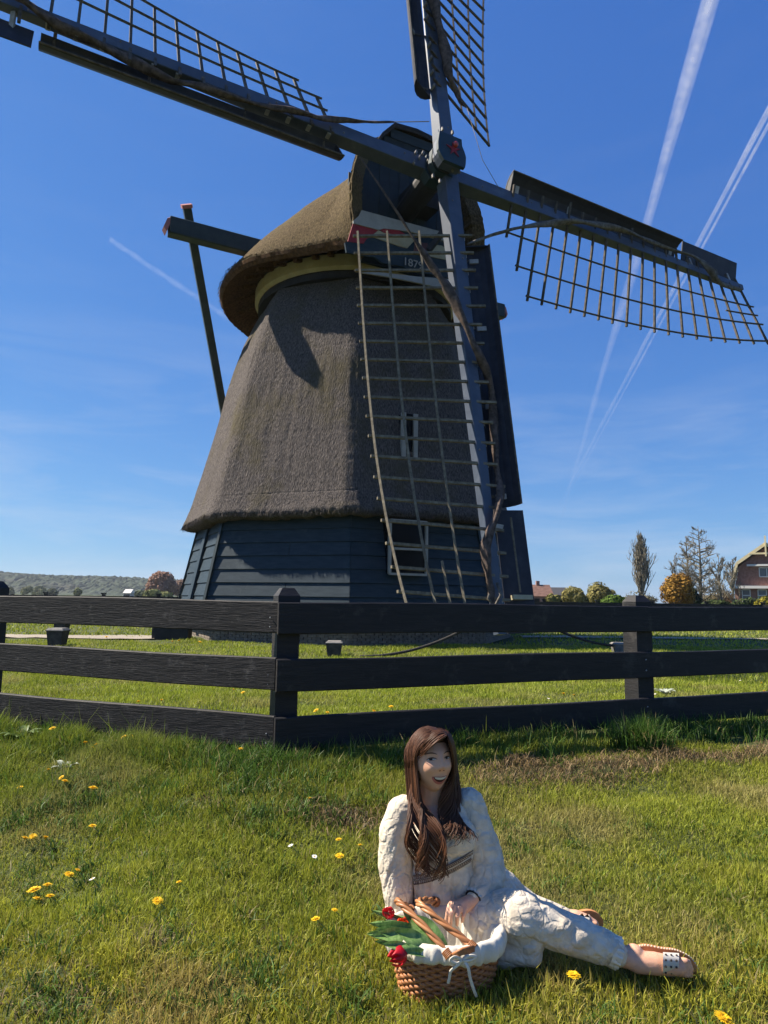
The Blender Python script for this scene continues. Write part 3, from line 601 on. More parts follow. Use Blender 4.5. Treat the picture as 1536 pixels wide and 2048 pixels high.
m_nose = mat('tarred_leading_board', (0.016, 0.017, 0.024), (0.03, 0.03, 0.04), scale=4, rough=0.55, bump=0.12, bscale=16, c3=(0.05, 0.048, 0.05), c3amt=0.2, c3scale=2)
m_cloth = mat('brown_sailcloth', (0.05, 0.038, 0.032), (0.135, 0.10, 0.085), scale=9, rough=0.9, bump=0.5, bscale=22, spec=0.1)
m_clothg = mat('grey_sailcloth', (0.075, 0.066, 0.058), (0.19, 0.17, 0.145), scale=9, rough=0.9, bump=0.5, bscale=22, spec=0.1)
m_rope = mat('hemp_rope', (0.14, 0.115, 0.085), (0.24, 0.20, 0.15), scale=30, rough=0.95)
m_brk = mat('galvanised_bracket', (0.30, 0.28, 0.26), (0.42, 0.40, 0.37), scale=12, rough=0.6)
WID = [0, 0.98, 1.7725, 2.4955]; DR = 0.5069
def sail(ang, back, r1st, kfirst, nr, half_names, lowlath, m_la, extra_steps):
    t = math.radians(ang) + TH0 + (T1 if back else 0)
    d = math.cos(t) * e1_ + math.sin(t) * e2_; tr = math.sin(t) * e1_ - math.cos(t) * e2_; c = HUB - (0.2643 * n_ if back else 0)
    s_ = sub_empty('sail', cross)
    R1 = r1st + (nr - 1) * DR + 0.22
    # stock: front face on the fitted plane
    w0, w1, h0, h1 = 0.42, 0.20, 0.42, 0.17
    MB().beam(c + d * 0.0 - n_ * h0 / 2, c + d * R1 - n_ * h1 / 2, w0, h0, up=n_, w2=w1, h2=h1, ch=0.012).build('stock', m_stock, s_)
    def at(r, w, off=0.0):
        u = np.clip((r - r1st) / (19 * DR), -0.1, 1.1); a = 0.4179 + (-0.1932 - 0.4179) * u + 0.1485 * 4 * u * (1 - u)
        return c + d * r + (tr * math.cos(a) - n_ * math.sin(a)) * w - n_ * (0.03 + off)
    for k in range(kfirst, nr + 1):
        r = r1st + (k - 1) * DR; ext = extra_steps.get(k, WID[3])
        hw = 0.5 if k in (5, 10, 14) else 0.36
        MB().beam(at(r, -hw), at(r, ext + 0.10), 0.058, 0.058, up=n_).build('rung', m_la, s_)
    for i in (1, 2, 3):
        rs = [r1st + (k - 1) * DR for k in range(kfirst, nr + 1) if extra_steps.get(k, WID[3]) >= WID[i] - 0.01]
        rs = np.linspace(rs[0] - 0.10, rs[-1] + 0.12, 26)
        MB().tube([at(r, WID[i], -0.05) for r in rs], 0.036, 4, up=n_).build('lath', m_la, s_)
    rs = np.linspace(r1st + (nr - 3.4) * DR, r1st + (nr - 1) * DR + 0.1, 6); MB().tube([at(r, (WID[1] + WID[2]) / 2, -0.05) for r in rs], 0.034, 4, up=n_).build('lath', m_la, s_)
    # curved leading board
    pf = [(0.22, -0.20), (0.32, -0.27), (0.46, -0.29), (0.60, -0.25), (0.72, -0.15), (0.81, -0.02), (0.86, 0.13)]
    def lead(r, off, nn): return c + d * r - tr * off + n_ * (nn - 0.05)
    r0b, r1b = (2.95, 9.45) if half_names == 'E' else (2.3, 9.2)
    g1 = np.array([[lead(r, o_, q_) for o_, q_ in pf] for r in np.linspace(r0b, r1b, 14)]); g2 = np.array([[lead(r, o_ + 0.022, q_ - 0.022) for o_, q_ in pf] for r in np.linspace(r0b, r1b, 14)])
    m = MB(); 
    seg = np.concatenate([g1, g2[:, ::-1]], 1); m.grid(seg, closev=True)
    nn_ = seg.shape[1]; m.F += [tuple(range(nn_))[::-1], tuple(13 * nn_ + i for i in range(nn_))]
    lb = m.build('leading_board', m_nose, s_)
    MB().tube([lead(r, 0.865, 0.145) for r in np.linspace(r0b, r1b, 12)], 0.022, 5).build('edge_strip', m_lathd, s_)
    MB().prism([lead(r0b + 0.01, o_, q_) for o_, q_ in pf] , d * 0.03).build('end_cheek', m_nose, s_)
    for r in (r0b + 0.35, r0b + 2.3, r0b + 4.4, r1b - 0.25):
        MB().box(lead(r, 0.60, -0.21), d * 0.06, -tr * 0.10 + n_ * 0.05, n_ * 0.02).build('bracket', m_brk, s_)
        MB().beam(c + d * r - n_ * 0.25, lead(r, 0.45, -0.28), 0.05, 0.05).build('strut', m_lathd, s_)
    # air brake flap outside the leading board
    fl = MB().box(lead((r1b + R1) / 2 + 0.04, 0.64, -0.06), d * (R1 - r1b - 0.16) / 2, -tr * 0.32 + n_ * 0.10, (n_ * 0.95 + tr * 0.3) * 0.016).build('brake_flap', m_nose, s_)
    for r in (r1b + 0.5, R1 - 0.5): MB().beam(c + d * r - n_ * 0.1, lead(r, 0.62, -0.15), 0.06, 0.09).build('flap_hinge', m_brk, s_)
    # small brackets and bolts on the stock's side, next to the leading board
    for k in range(kfirst, nr):
        if k in (5, 10, 14): continue
        r = r1st + (k - 1) * DR + 0.02; MB().box(c + d * r - tr * (0.5 * (w0 + (w1 - w0) * r / R1) + 0.02) - n_ * 0.12, d * 0.045, tr * 0.02, n_ * 0.08).build('rung_wedge', m_brk, s_)
    for k in range(6): MB().sphere(c + d * (1.2 + k * 1.7) + n_ * 0.0 + tr * 0.06 * (-1) ** k, 0.028, 6, 4).build('bolt', m_iron, s_)
    return s_, c, d, tr
SL = sail(-90, False, 2.57 - 0.3374, 1, 20, 'L', 1, m_lath, {})
SR = sail(0, True, 2.57 - 0.3288, 1, 20, 'R', 1, m_lathd, {1: WID[1], 2: WID[2]})
SU = sail(90, False, 2.57, 1, 19, 'U', 1, m_lathd, {})
SE = sail(180, True, 2.57 + 0.6685, 1, 18, 'E', 1, m_lathd, {1: WID[2]})
# rolled sailcloths wound round the stocks
def cloth(S, pts, rads, m, off=0.12, name='rolled_sailcloth', n=10):
    P = [onplane(x_, y_, HUB + n_ * (off + o_), n_) for x_, y_, o_ in pts]
    P = np.array(P); k = len(P); t = np.linspace(0, k - 1, k * 8); Q = crv(P, t); r_ = np.interp(t, range(k), rads)
    ph = t * 2.2; mb = MB(); T = np.gradient(Q, axis=0); v = []
    dd, s, u = frame(T[0], n_)
    for i in range(len(Q)):
        tt = nrm(T[i]); s = nrm(s - tt * np.dot(s, tt)); u = np.cross(s, tt)
        for j in range(n):
            a = 2 * math.pi * j / n; rr = r_[i] * (1 + 0.38 * math.sin(2 * a + ph[i] * 1.3) + 0.15 * math.sin(5 * a - ph[i] * 2.3)); v.append(Q[i] + rr * (math.cos(a) * s + math.sin(a) * u))
    f = [(i * n + j, i * n + (j + 1) % n, (i + 1) * n + (j + 1) % n, (i + 1) * n + j) for i in range(len(Q) - 1) for j in range(n)]
    return mb.add(v, f).build(name, m, S[0], sm=True)
cloth(SL, [(722, 316, 0.0), (775, 395, 0), (818, 462, 0), (842, 498, 0), (872, 545, 0), (893, 572, 0.05), (918, 622, 0.1), (948, 690, 0.1), (972, 740, -0.05), (984, 790, -0.2), (987, 870, -0.25), (994, 940, -0.2), (1000, 985, -0.05), (990, 1040, 0.05), (972, 1090, 0.05), (975, 1140, 0.0), (982, 1180, 0.0), (985, 1210, 0.0)],
      [0.016, 0.02, 0.03, 0.05, 0.08, 0.10, 0.09, 0.07, 0.08, 0.085, 0.08, 0.08, 0.07, 0.08, 0.085, 0.085, 0.06, 0.03], m_cloth)
cloth(SR, [(935, 488, -0.3), (985, 470, -0.3), (1040, 455, -0.28), (1100, 447, -0.25), (1150, 443, -0.2), (1200, 450, -0.15), (1245, 460, -0.15), (1290, 478, -0.2), (1340, 498, -0.3), (1390, 514, -0.3), (1420, 540, -0.2), (1440, 566, -0.25), (1482, 580, -0.35)],
      [0.022, 0.03, 0.05, 0.07, 0.08, 0.075, 0.07, 0.05, 0.04, 0.05, 0.085, 0.08, 0.04], m_clothg)
cloth(SU, [(840, -160, 0), (862, -30, 0.05), (876, 40, 0.05), (890, 95, 0.05), (898, 150, 0), (912, 180, -0.1), (922, 205, -0.15), (932, 215, -0.15)], [0.1, 0.12, 0.12, 0.12, 0.10, 0.06, 0.04, 0.02], m_cloth)
cloth(SE, [(788, 244, -0.25), (740, 244, -0.25), (690, 240, -0.25), (640, 236, -0.22), (590, 222, -0.2), (530, 212, -0.2), (470, 196, -0.2), (400, 172, -0.25), (340, 160, -0.35), (270, 126, -0.4), (190, 84, -0.35), (120, 52, -0.3), (60, 10, -0.2), (20, -20, -0.2)],
      [0.015, 0.035, 0.05, 0.06, 0.055, 0.05, 0.055, 0.065, 0.075, 0.09, 0.09, 0.075, 0.08, 0.08], m_cloth)
def rope(pts, r, m, parent, name='rope', off=0.1):
    MB().tube([onplane(x_, y_, HUB + n_ * off, n_) for x_, y_ in pts], r, 5).build(name, m, parent, sm=True)
rope([(788, 244), (858, 243)], 0.012, m_rope, SE[0], off=-0.2); rope([(934, 216), (965, 320), (1000, 380)], 0.008, m_rope, SU[0], off=-0.2)
rope([(984, 1168), (976, 1198), (990, 1212), (1002, 1190), (994, 1165)], 0.035, m_clothg, SL[0], 'rope_knot', 0.1)
# poll end (iron shaft head) with red star
m_poll = mat('poll_end_paint', (0.014, 0.03, 0.036), (0.024, 0.042, 0.05), scale=4, rough=0.45, bump=0.05, bscale=10)
pe = sub_empty('poll_end', cross)
sh = [(1060, 185), (1180, 232), (1320, 290), (1326, 370), (1352, 430), (1372, 500), (1368, 580), (1358, 625), (1110, 522), (1070, 450), (1045, 395), (1042, 310)]
poly = [onplane(700 + x_ / 5.908, 230 + y_ / 5.908, HUB + n_ * 0.48, n_) for x_, y_ in sh]
MB().prism(poly, n_ * -0.09).build('shield_plate', m_poll, pe)
pc = np.mean(poly, 0)
for k, (sc, f0, f1) in enumerate(((0.88, -0.09, -0.34), (0.80, -0.46, -0.62), (0.86, -0.72, -1.0))):
    q = [pc + (p - pc) * sc + n_ * f0 for p in poly]; MB().prism(q, n_ * (f1 - f0)).build('shaft_head_block', m_stock if k == 0 else m_poll, pe)
MB().tube([pc - n_ * 0.4, pc - n_ * 1.0, pc - n_ * 2.6], [0.34, 0.34, 0.30], 16).build('wind_shaft', m_black, pe)
sc_ = onplane(907, 299, HUB + n_ * 0.485, n_); st = []
for k in range(10):
    a = math.pi / 2 + k * math.pi / 5 + 0.02; r_ = (0.235 if k != 5 else 0.3) if k % 2 == 0 else 0.07
    if k == 5: r_ = 0.075
    st.append(sc_ + r_ * (math.cos(a) * e1_ * 0.95 + math.sin(a) * e2_))
MB().prism(st, n_ * 0.02).build('red_star', m_red, pe)
MB().sphere(onplane(911, 289, HUB + n_ * 0.54, n_), 0.075, 16, 10).build('red_knob', mat('red_gloss', (0.40, 0.05, 0.05), rough=0.25, spec=0.6), pe, sm=True)
for (x_, y_) in ((885, 258), (905, 265), (866, 352), (880, 362), (905, 340), (918, 343)): MB().box(onplane(x_, y_, HUB + n_ * 0.25, n_), e1_ * 0.024, e2_ * 0.045, n_ * 0.03).build('wedge', m_iron, pe)
for (x_, y_) in ((840, 315), (828, 325), (832, 305), (846, 306), (856, 322)): MB().box(onplane(x_, y_, HUB - n_ * 0.2, n_), e1_ * 0.02 + e2_ * 0.05, e2_ * 0.025 - e1_ * 0.02, n_ * 0.03).build('wedge', m_iron, pe)
# brake rod at the foot of the lower sail
MB().tube([onplane(1021, 1035, HUB + n_ * -0.1, n_), onplane(1040, 1185, HUB + n_ * -0.1, n_)], 0.03, 6).build('brake_rod', m_lath, SL[0])
MB().box(onplane(1044, 1195, HUB + n_ * -0.05, n_), e1_ * 0.26, e2_ * 0.05, n_ * 0.05).build('tip_weight', m_cream, SL[0])
# ------------------------------------------------------------------ near fence
m_fence = mat('black_stained_wood', (0.007, 0.0065, 0.008), (0.016, 0.014, 0.015), scale=5, stretch=(1, 1, 9), rough=0.62, bump=0.35, bscale=14, bstretch=(1, 1, 9), bdist=0.01, c3=(0.06, 0.055, 0.05), c3amt=0.22, c3scale=5, spec=0.35)
m_fence_lit = mat('black_stained_wood_lit_worn', (0.013, 0.0115, 0.012), (0.034, 0.030, 0.029), scale=4, stretch=(1, 1, 11), rough=0.68, bump=0.45, bscale=12, bstretch=(1, 1, 11), bdist=0.01, c3=(0.10, 0.09, 0.082), c3amt=0.25, c3scale=14)  # lighter base paints in the grazing sun on the left run; specks are wear
m_nail = mat('nail_steel', (0.5, 0.5, 0.5), rough=0.4, metal=0.6)
fence = empty('plank_fence', (FC[0], FC[1], 0), 'black three-rail plank fence with a corner post in front of the mill', 'fence')
RAILS = [(1.083, 0.890), (0.738, 0.545), (0.394, 0.198)]
dL, dR = nrm(FL - FC), nrm(FR - FC)
def board(a, b, z0, z1, th, nout, m, warp=0.0, ends=(0.0, 0.0)):
    n = 9; P = []
    ph = rng.uniform(0, 6)
    for t in np.linspace(0, 1, n):
        c = a + (b - a) * t + nout * 0.006 * math.sin(ph + 3 * t); wv = warp * math.sin(math.pi * t) + 0.004 * math.sin(7 * t + ph); c_ = 0.006
        zt, zb_ = z1 + wv + ends[0] * (1 - t) + ends[1] * t, z0 + wv * 0.7 + ends[0] * (1 - t) + ends[1] * t
        P.append([c + V3(0, 0, zb_ + c_), c + nout * c_ + V3(0, 0, zb_), c + nout * (th - c_) + V3(0, 0, zb_), c + nout * th + V3(0, 0, zb_ + c_), c + nout * th + V3(0, 0, zt - c_), c + nout * (th - c_) + V3(0, 0, zt), c + nout * c_ + V3(0, 0, zt), c + V3(0, 0, zt - c_)])
    mb = MB().grid(P, closev=True); mb.F += [tuple(range(8)), tuple((n - 1) * 8 + i for i in range(8))[::-1]]
    return mb.build('rail', m, fence)
PR = FC + dR * 2.86; PL = FC + dL * 2.46
for i, (zt, zb_) in enumerate(RAILS):
    board(FC + dL * 0.004, PL - dL * 0.0, zb_, zt, 0.036, N1, m_fence_lit, warp=0.0, ends=(0, 0.012))
    board(PL + dL * 0.004, PL + dL * 2.6, zb_, zt, 0.036, N1, m_fence_lit, ends=(0.012, 0.0))
    off = N2 * 0.0
    board(FC + N1 * 0.037 + N2 * 0.002, PR - dR * 0.002, zb_ - 0.006, zt - 0.004, 0.036, N2, m_fence)
    board(PR + dR * 0.003, PR + dR * 2.8, zb_ - 0.004 + 0.002 * i, zt - 0.006, 0.036, N2, m_fence)
def post(p, d, nin, ztop, w=0.135, name='post', cap=0.05):
    a = p + nin * -0.0; u = nin; v = []
    c = p + nin * (w / 2 + 0.003)
    mb = MB(); mb.box(c + V3(0, 0, (ztop - 0.3) / 2), d * w / 2, nin * w / 2, V3(0, 0, (ztop + 0.3) / 2))
    k = mb.V[0]; top = k[4:8]; ctr = top.mean(0); 
    t2 = (top - ctr) * 0.55 + ctr + V3(0, 0, cap); mb.add(np.concatenate([top, t2]), [(0, 1, 5, 4), (1, 2, 6, 5), (2, 3, 7, 6), (3, 0, 4, 7), (4, 5, 6, 7)])
    return mb.build(name, m_fence, fence)
bis = nrm(-(N1 + N2)); pp = FC + dR * 0.04
post(FC + dR * 0.055 + dL * 0.0, dR, -N2, 1.115, 0.14)
post(PR - dR * 0.01, dR, -N2, 1.11, 0.15); post(PL, dL, -N1, 1.15, 0.14); post(PR + dR * 2.75, dR, -N2, 1.11, 0.14)
for zt, zb_ in RAILS:
    for dz in (0.05, 0.13):
        MB().sphere(PR - dR * 0.04 + N2 * 0.037 + V3(0, 0, zb_ + dz), 0.0055, 6, 4).build('nail', m_nail, fence)
        MB().sphere(FC + dL * 0.05 + N1 * 0.037 + V3(0, 0, zb_ + dz * 0.7), 0.0045, 6, 4).build('nail', m_nail, fence)
# far side of the enclosure
ff = empty('far_plank_fence', (2, 38, 0), 'low black plank fence far behind the mill along the field', 'fence')
pts_ = [V3(-34, 24, 0), V3(-24, 31.5, 0), V3(-9, 36.5, 0), V3(6, 38.5, 0), V3(20.5, 37.5, 0), V3(27, 34, 0), V3(31, 28, 0)]
for a, b in zip(pts_[:-1], pts_[1:]):
    Ln = np.linalg.norm(b - a); k = max(1, round(Ln / 2.75)); d = nrm(b - a); no = V3(-d[1], d[0], 0)
    for q in range(k):
        p0, p1 = a + d * Ln * q / k, a + d * Ln * (q + 1) / k
        for zt, zb_ in RAILS: MB().beam(p0 + V3(0, 0, (zt + zb_) / 2 + 0.02) + d * 0.005, p1 + V3(0, 0, (zt + zb_) / 2 + 0.02) - d * 0.005, 0.036, zt - zb_).build('rail', m_fence_lit, ff)
        mb = MB(); mb.box(p0 + no * 0.10 + V3(0, 0, 0.56), d * 0.09, no * 0.08, V3(0, 0, 0.62)); mb.box(p0 + no * 0.10 + V3(0, 0, 1.215), d * 0.13, no * 0.11, V3(0, 0, 0.03)); mb.build('post', m_fence, ff)

# ------------------------------------------------------------------ anchor stubs, ropes, timber block by the mill
m_stub = mat('tarred_stub', (0.03, 0.028, 0.027), (0.07, 0.065, 0.06), scale=8, rough=0.8, bump=0.2, bscale=20); m_stubtop = mat('stub_top', (0.16, 0.15, 0.14), (0.24, 0.225, 0.21), scale=9, rough=0.85)
def stub(px, pyb, w, h, label, m=m_stub):
    p = ghit(px, pyb); p[2] = float(gz(p[0], p[1])) - 0.02; o = empty('anchor_stub', p, label, 'anchor post', 'tapered anchor posts round the mill')
    mb = MB(); b = w * 0.36; t_ = w / 2
    P = [[p + V3(s * q[0], s * q[1], z) for q in ((-1, -1), (1, -1), (1, 1), (-1, 1))] for s, z in ((b, 0), (t_ * .94, h * 0.8), (t_, h * 0.86))]
    mb.grid(P, closev=True); mb.F += [(8, 9, 10, 11)]; mb.build('shaft', m, o)
    MB().grid([[p + V3(s * q[0], s * q[1], z) for q in ((-1, -1), (1, -1), (1, 1), (-1, 1))] for s, z in ((t_ * 1.04, h * 0.862), (t_ * 1.04, h * 0.90), (t_ * 0.8, h), (0.01, h * 1.0))], closev=True).build('sloping_top', m_stubtop, o); return p, h
stub(114, 1294, 0.36, 0.42, 'small dark tapered anchor post seen under the left top rail, nearer one'); stub(123, 1267, 0.38, 0.45, 'small dark tapered anchor post by the gravel path at far left')
sA, hA = stub(668, 1314, 0.32, 0.33, 'dark tapered anchor post right of the corner post, in the grass before the plinth'); sB, hB = stub(1239, 1309, 0.30, 0.27, 'pale topped anchor post beside the right fence post', mat('weathered_stub', (0.10, 0.095, 0.09), (0.2, 0.19, 0.18), scale=9, rough=0.9))
def guy(a, b, sag, r, label):
    t = np.linspace(0, 1, 24); P = np.array([a + (b - a) * k - V3(0, 0, sag * 4 * k * (1 - k)) for k in t]); P[:, 2] = np.maximum(P[:, 2], gz(P[:, 0], P[:, 1]) + 0.03)
    o = MB().tube(P, r, 6).build('mooring_rope', mat('dark_rope', (0.025, 0.023, 0.022), (0.06, 0.055, 0.05), scale=30, rough=0.9), sm=True); tag(o, label, 'rope', 'ropes that moor the sails')
tipL = HUB + nrm(SL[2]) * 11.6
guy(ghit(720, 1316) + V3(0, 0, 0.03), tipL + V3(-0.1, -0.1, 0.02), 0.24, 0.03, 'dark rope sloping up from the grass to the foot of the lower sail, left one'); guy(tipL + V3(0.45, 0.1, 0.05), sB + V3(0, 0, hB * .7), 0.16, 0.03, 'dark rope running down from the lower sail to the pale topped post')
wa = atY(420, 1259, 16.0); wb = atY(960, 1262, 15.6); o = MB().tube([wa + (wb - wa) * t - V3(0, 0, 0.05 * math.sin(math.pi * t)) for t in np.linspace(0, 1, 14)], 0.012, 5).build('guard_wire', m_brk); tag(o, 'thin pale wire stretched along the brick foot of the mill', 'wire')
for px_ in (470, 700, 955):
    b = ghit(px_, 1300); 
p = ghit(340, 1281); wb_ = empty('timber_block', p, 'dark low timber block lying left of the mill foot', 'timber block')
for k in range(2): MB().beam(p + V3(-0.46, 0.05 + 0.2 * k, 0.16 + 0.01 * k), p + V3(0.46, 0.05 + 0.2 * k, 0.16 + 0.01 * k), 0.19, 0.33, ch=0.015).build('beam', m_black, wb_)
MB().box(p + V3(-0.40, 0.15, 0.36), V3(0.05, 0, 0), V3(0, 0.2, 0), V3(0, 0, 0.03)).build('strap', m_stubtop, wb_)

# ------------------------------------------------------------------ vegetation and houses beyond
def leafmat(name, tr=0.2): return mat(name, (1, 1, 1), None, rough=0.7, spec=0.15, attr='tint', transl=tr)
m_leaf = leafmat('leaf_clumps'); m_bark = mat('grey_bark', (0.06, 0.052, 0.042), (0.13, 0.115, 0.09), scale=6, rough=0.95, bump=0.3); m_twig = mat('twigs', (0.15, 0.13, 0.095), (0.25, 0.22, 0.165), scale=2, rough=0.95)
def leaves(center, rad, n, size, c1, c2, name, parent, shell=0.55, lumps=9, seed=0, drop=1.0, up=0.0):
    r_ = np.random.default_rng(seed + 100)
    L_ = r_.normal(0, 1, (lumps, 3)); L_ /= np.linalg.norm(L_, axis=1)[:, None]; L_[:, 2] = np.abs(L_[:, 2]) * 1.2 - 0.35; lc = L_ * r_.uniform(0.35, 0.62, (lumps, 1)); lr = r_.uniform(0.34, 0.52, lumps)
    k = r_.integers(0, lumps, n); d = r_.normal(0, 1, (n, 3)); d /= np.linalg.norm(d, axis=1)[:, None]; rr = (shell + (1 - shell) * r_.random(n)) ** 0.7
    P = (lc[k] + d * (lr[k] * rr)[:, None]); P = P * np.asarray(rad) + np.asarray(center)
    keep = P[:, 2] > 0.02; P = P[keep]; d = d[keep]; k = k[keep]; n = len(P)
    a = r_.normal(0, 1, (n, 3)); a /= np.linalg.norm(a, axis=1)[:, None]; nn = d * 0.9 + a * 0.4; s = np.cross(nn, r_.normal(0, 1, (n, 3))); s /= np.linalg.norm(s, axis=1)[:, None]; t = np.cross(nn, s); t /= np.linalg.norm(t, axis=1)[:, None]
    sz = size * r_.uniform(0.6, 1.3, n)[:, None]
    v = np.stack([P - s * sz - t * sz * .6, P + s * sz - t * sz * .6, P + s * sz * .7 + t * sz * .8, P - s * sz * .7 + t * sz * .8], 1).reshape(-1, 3)
    mixv = np.clip(0.5 + 0.25 * r_.normal(0, 1, n) + 0.3 * (r_.random(lumps) - 0.5)[k], 0, 1)[:, None]; col = np.array(c1) * (1 - mixv) + np.array(c2) * mixv
    base = WLOC[parent.name]
    o = raw_mesh(name, v - base, np.arange(4 * n), np.full(n, 4), m_leaf, parent, colors=np.repeat(col, 4, axis=0)); return o
def bush(px0, px1, pytop, Y, c1, c2, label, name='round_bush', cat='bush', group=None, n=2600, seed=1, depth=None, lumps=9, size=0.13):
    a = atY(px0, 1205, Y); b = atY(px1, 1205, Y); h = atY((px0 + px1) / 2, pytop, Y)[2]; c = (a + b) / 2; w = abs(b[0] - a[0]) / 2
    c[2] = 0; o = empty(name, c, label, cat, group)
    leaves(c + V3(0, 0, h * 0.45), (w * 1.16, depth or w, h * 0.60), n, size, c1, c2, 'foliage', o, seed=seed, lumps=lumps)
    mb = MB(); 
    for k in range(5): mb.tube([c + V3(0.1 * (k - 2), 0, -0.05), c + V3(0.12 * (k - 2) * w, 0.1 * w * (k % 2), h * 0.4), c + V3(0.28 * (k - 2) * w, 0.25 * w * (k % 3 - 1), h * 0.75)], [0.06, 0.045, 0.015], 5)
    mb.build('stems', m_bark, o); return o
OL1, OL2 = (0.13, 0.12, 0.035), (0.27, 0.23, 0.075)
bush(1086, 1122, 1181, 74, OL1, (0.19, 0.18, 0.05), 'small yellow green bush right beside the mill sail, in front of the brown roof', seed=2)
bush(1118, 1178, 1170, 76, OL1, OL2, 'olive brown rounded bush between the small yellow bush and the taller one', seed=3, n=3600)
bush(1164, 1236, 1164, 80, OL1, OL2, 'tallest olive brown rounded bush, left of the green hedge', seed=4, n=4200)
bush(1196, 1264, 1187, 70, (0.06, 0.11, 0.015), (0.12, 0.19, 0.03), 'low bright green clipped hedge below the poplar', 'clipped_hedge', 'hedge', seed=5, n=4200, depth=1.2, lumps=16, size=0.1)
bush(1324, 1388, 1141, 72, (0.16, 0.075, 0.012), (0.34, 0.19, 0.03), 'orange brown conifer shaped like an egg right of the poplar', 'orange_conifer', 'conifer', seed=6, n=6500, lumps=16, size=0.11)
bush(1372, 1402, 1168, 74, (0.02, 0.03, 0.012), (0.04, 0.055, 0.02), 'dark green shrub on the right flank of the orange conifer', 'dark_shrub', 'bush', seed=7, n=1800)
bush(1398, 1470, 1196, 66, (0.03, 0.05, 0.012), (0.07, 0.09, 0.03), 'dark low hedge left of the brick house', 'garden_hedge', 'hedge', seed=8, n=3600, depth=0.8, lumps=18, size=0.1)
bush(1462, 1640, 1192, 68, (0.025, 0.045, 0.012), (0.06, 0.085, 0.025), 'dark clipped hedge in front of the brick house windows', 'garden_hedge', 'hedge', seed=9, n=7000, depth=0.9, lumps=30, size=0.1)
bush(1505, 1550, 1188, 67, (0.16, 0.15, 0.02), (0.32, 0.27, 0.03), 'yellow flowering shrub under the house window', 'yellow_shrub', 'bush', seed=10, n=1400, depth=0.7, lumps=8, size=0.1)
bush(1240, 1330, 1180, 78, (0.09, 0.085, 0.05), (0.17, 0.155, 0.10), 'grey tangle of bare scrub at the foot of the poplar', 'bare_scrub', 'bush', seed=11, n=1700, lumps=14, size=0.1)
bush(1400, 1475, 1176, 92, (0.12, 0.10, 0.06), (0.20, 0.17, 0.10), 'pale brown scrub behind the bare trees, left of the house', 'bare_scrub', 'bush', seed=12, n=2600, lumps=14, size=0.12)
# left distance
bush(286, 352, 1139, 210, (0.19, 0.10, 0.07), (0.33, 0.19, 0.13), 'large reddish brown round tree crown left of the mill', 'reddish_tree', 'tree', seed=13, n=9000, lumps=26, size=0.3)
bush(345, 400, 1150, 240, (0.11, 0.065, 0.045), (0.2, 0.12, 0.085), 'smaller reddish tree half hidden behind the mill corner', 'reddish_tree', 'tree', seed=14, n=5000, lumps=18, size=0.3)
for i, (a, b, t_, Y_, c1, c2, lb) in enumerate(((142, 166, 1174, 300, (.08, .10, .03), (.17, .18, .06), 'small yellow green tree in the far field, left of the white barn'), (40, 66, 1170, 420, (.10, .11, .04), (.2, .2, .08), 'pale green small tree at far left edge of the field'), (62, 90, 1169, 440, (.09, .10, .04), (.17, .18, .07), 'pale green small tree second from the left edge'), (90, 118, 1176, 330, (.05, .06, .03), (.1, .11, .05), 'dark low copse in the far field between pale tree and yellow tree'), (268, 296, 1178, 280, (.05, .07, .025), (.1, .12, .04), 'dark green bush just right of the white barn'), (284, 345, 1174, 190, (.10, .12, .03), (.2, .2, .07), 'yellow green undergrowth at the foot of the reddish tree'), (8, 30, 1172, 460, (.07, .08, .035), (.13, .14, .06), 'grey green tree nearest the left edge of the picture'))):
    bush(a, b, t_, Y_, c1, c2, lb, 'field_tree', 'tree', seed=20 + i, n=900, lumps=7, size=0.45)
# bare trees
def bare_tree(px, pytop, Y, spread, label, name, n0=16, upward=0.8, seed=0, droop=0.0, twigs=3, tw=1.0, lean=0.0):
    r_ = random.Random(seed); base = atY(px, 1205, Y); base[2] = 0; H_ = atY(px, pytop, Y)[2]; o = empty(name, base, label, 'tree')
    tk_ = MB(); br = MB(); trunk = [base + V3(lean * t * H_ + 0.08 * math.sin(5 * t + seed), 0.05 * math.sin(4 * t), H_ * t) for t in np.linspace(-0.01, 1, 10)]
    tk_.tube(trunk, np.linspace(0.022 * H_, 0.02, 10), 6); tk_.build('trunk', m_bark, o, sm=True)
    def branch(p, d, L_, r0, lev):
        pts = [p]; 
        for k in range(4):
            d = nrm(d + V3(r_.gauss(0, .12), r_.gauss(0, .12), 0.10 * upward - droop)); pts.append(pts[-1] + d * L_ / 4)
        br.tube(pts, [r0, r0 * .8, r0 * .6, r0 * .5, 0.02 * tw], 3, cap=False)
        if lev < twigs:
            for k in range(6 if lev == 0 else 3):
                t = 0.3 + 0.65 * r_.random(); q = pts[int(t * 4)]; dd = nrm(d + V3(r_.gauss(0, .55), r_.gauss(0, .55), r_.gauss(0, .35) + 0.2 * upward)); branch(q, dd, L_ * r_.uniform(.35, .6), max(0.026 * tw, r0 * .5), lev + 1)
    for k in range(n0):
        t = 0.12 + 0.85 * (k + r_.random()) / n0; p = base + V3(lean * t * H_, 0, H_ * t); a = r_.uniform(0, 2 * math.pi)
        L_ = spread * H_ * (1.15 - t) * r_.uniform(.7, 1.2); branch(p, nrm(V3(math.cos(a), math.sin(a), upward * 1.4)), L_, 0.055 * tw + 0.004 * H_ * (1 - t), 0)
    br.build('branches', m_twig, o); return o
bare_tree(1284, 1076, 84, 0.5, 'tall narrow bare grey poplar standing behind the green hedge', 'bare_poplar', 70, 2.6, 3, twigs=2, tw=1.3)
bare_tree(1403, 1052, 84, 0.34, 'tallest bare tree with level twiggy branches behind the orange conifer', 'bare_larch', 46, 0.25, 5, twigs=2, tw=1.1)
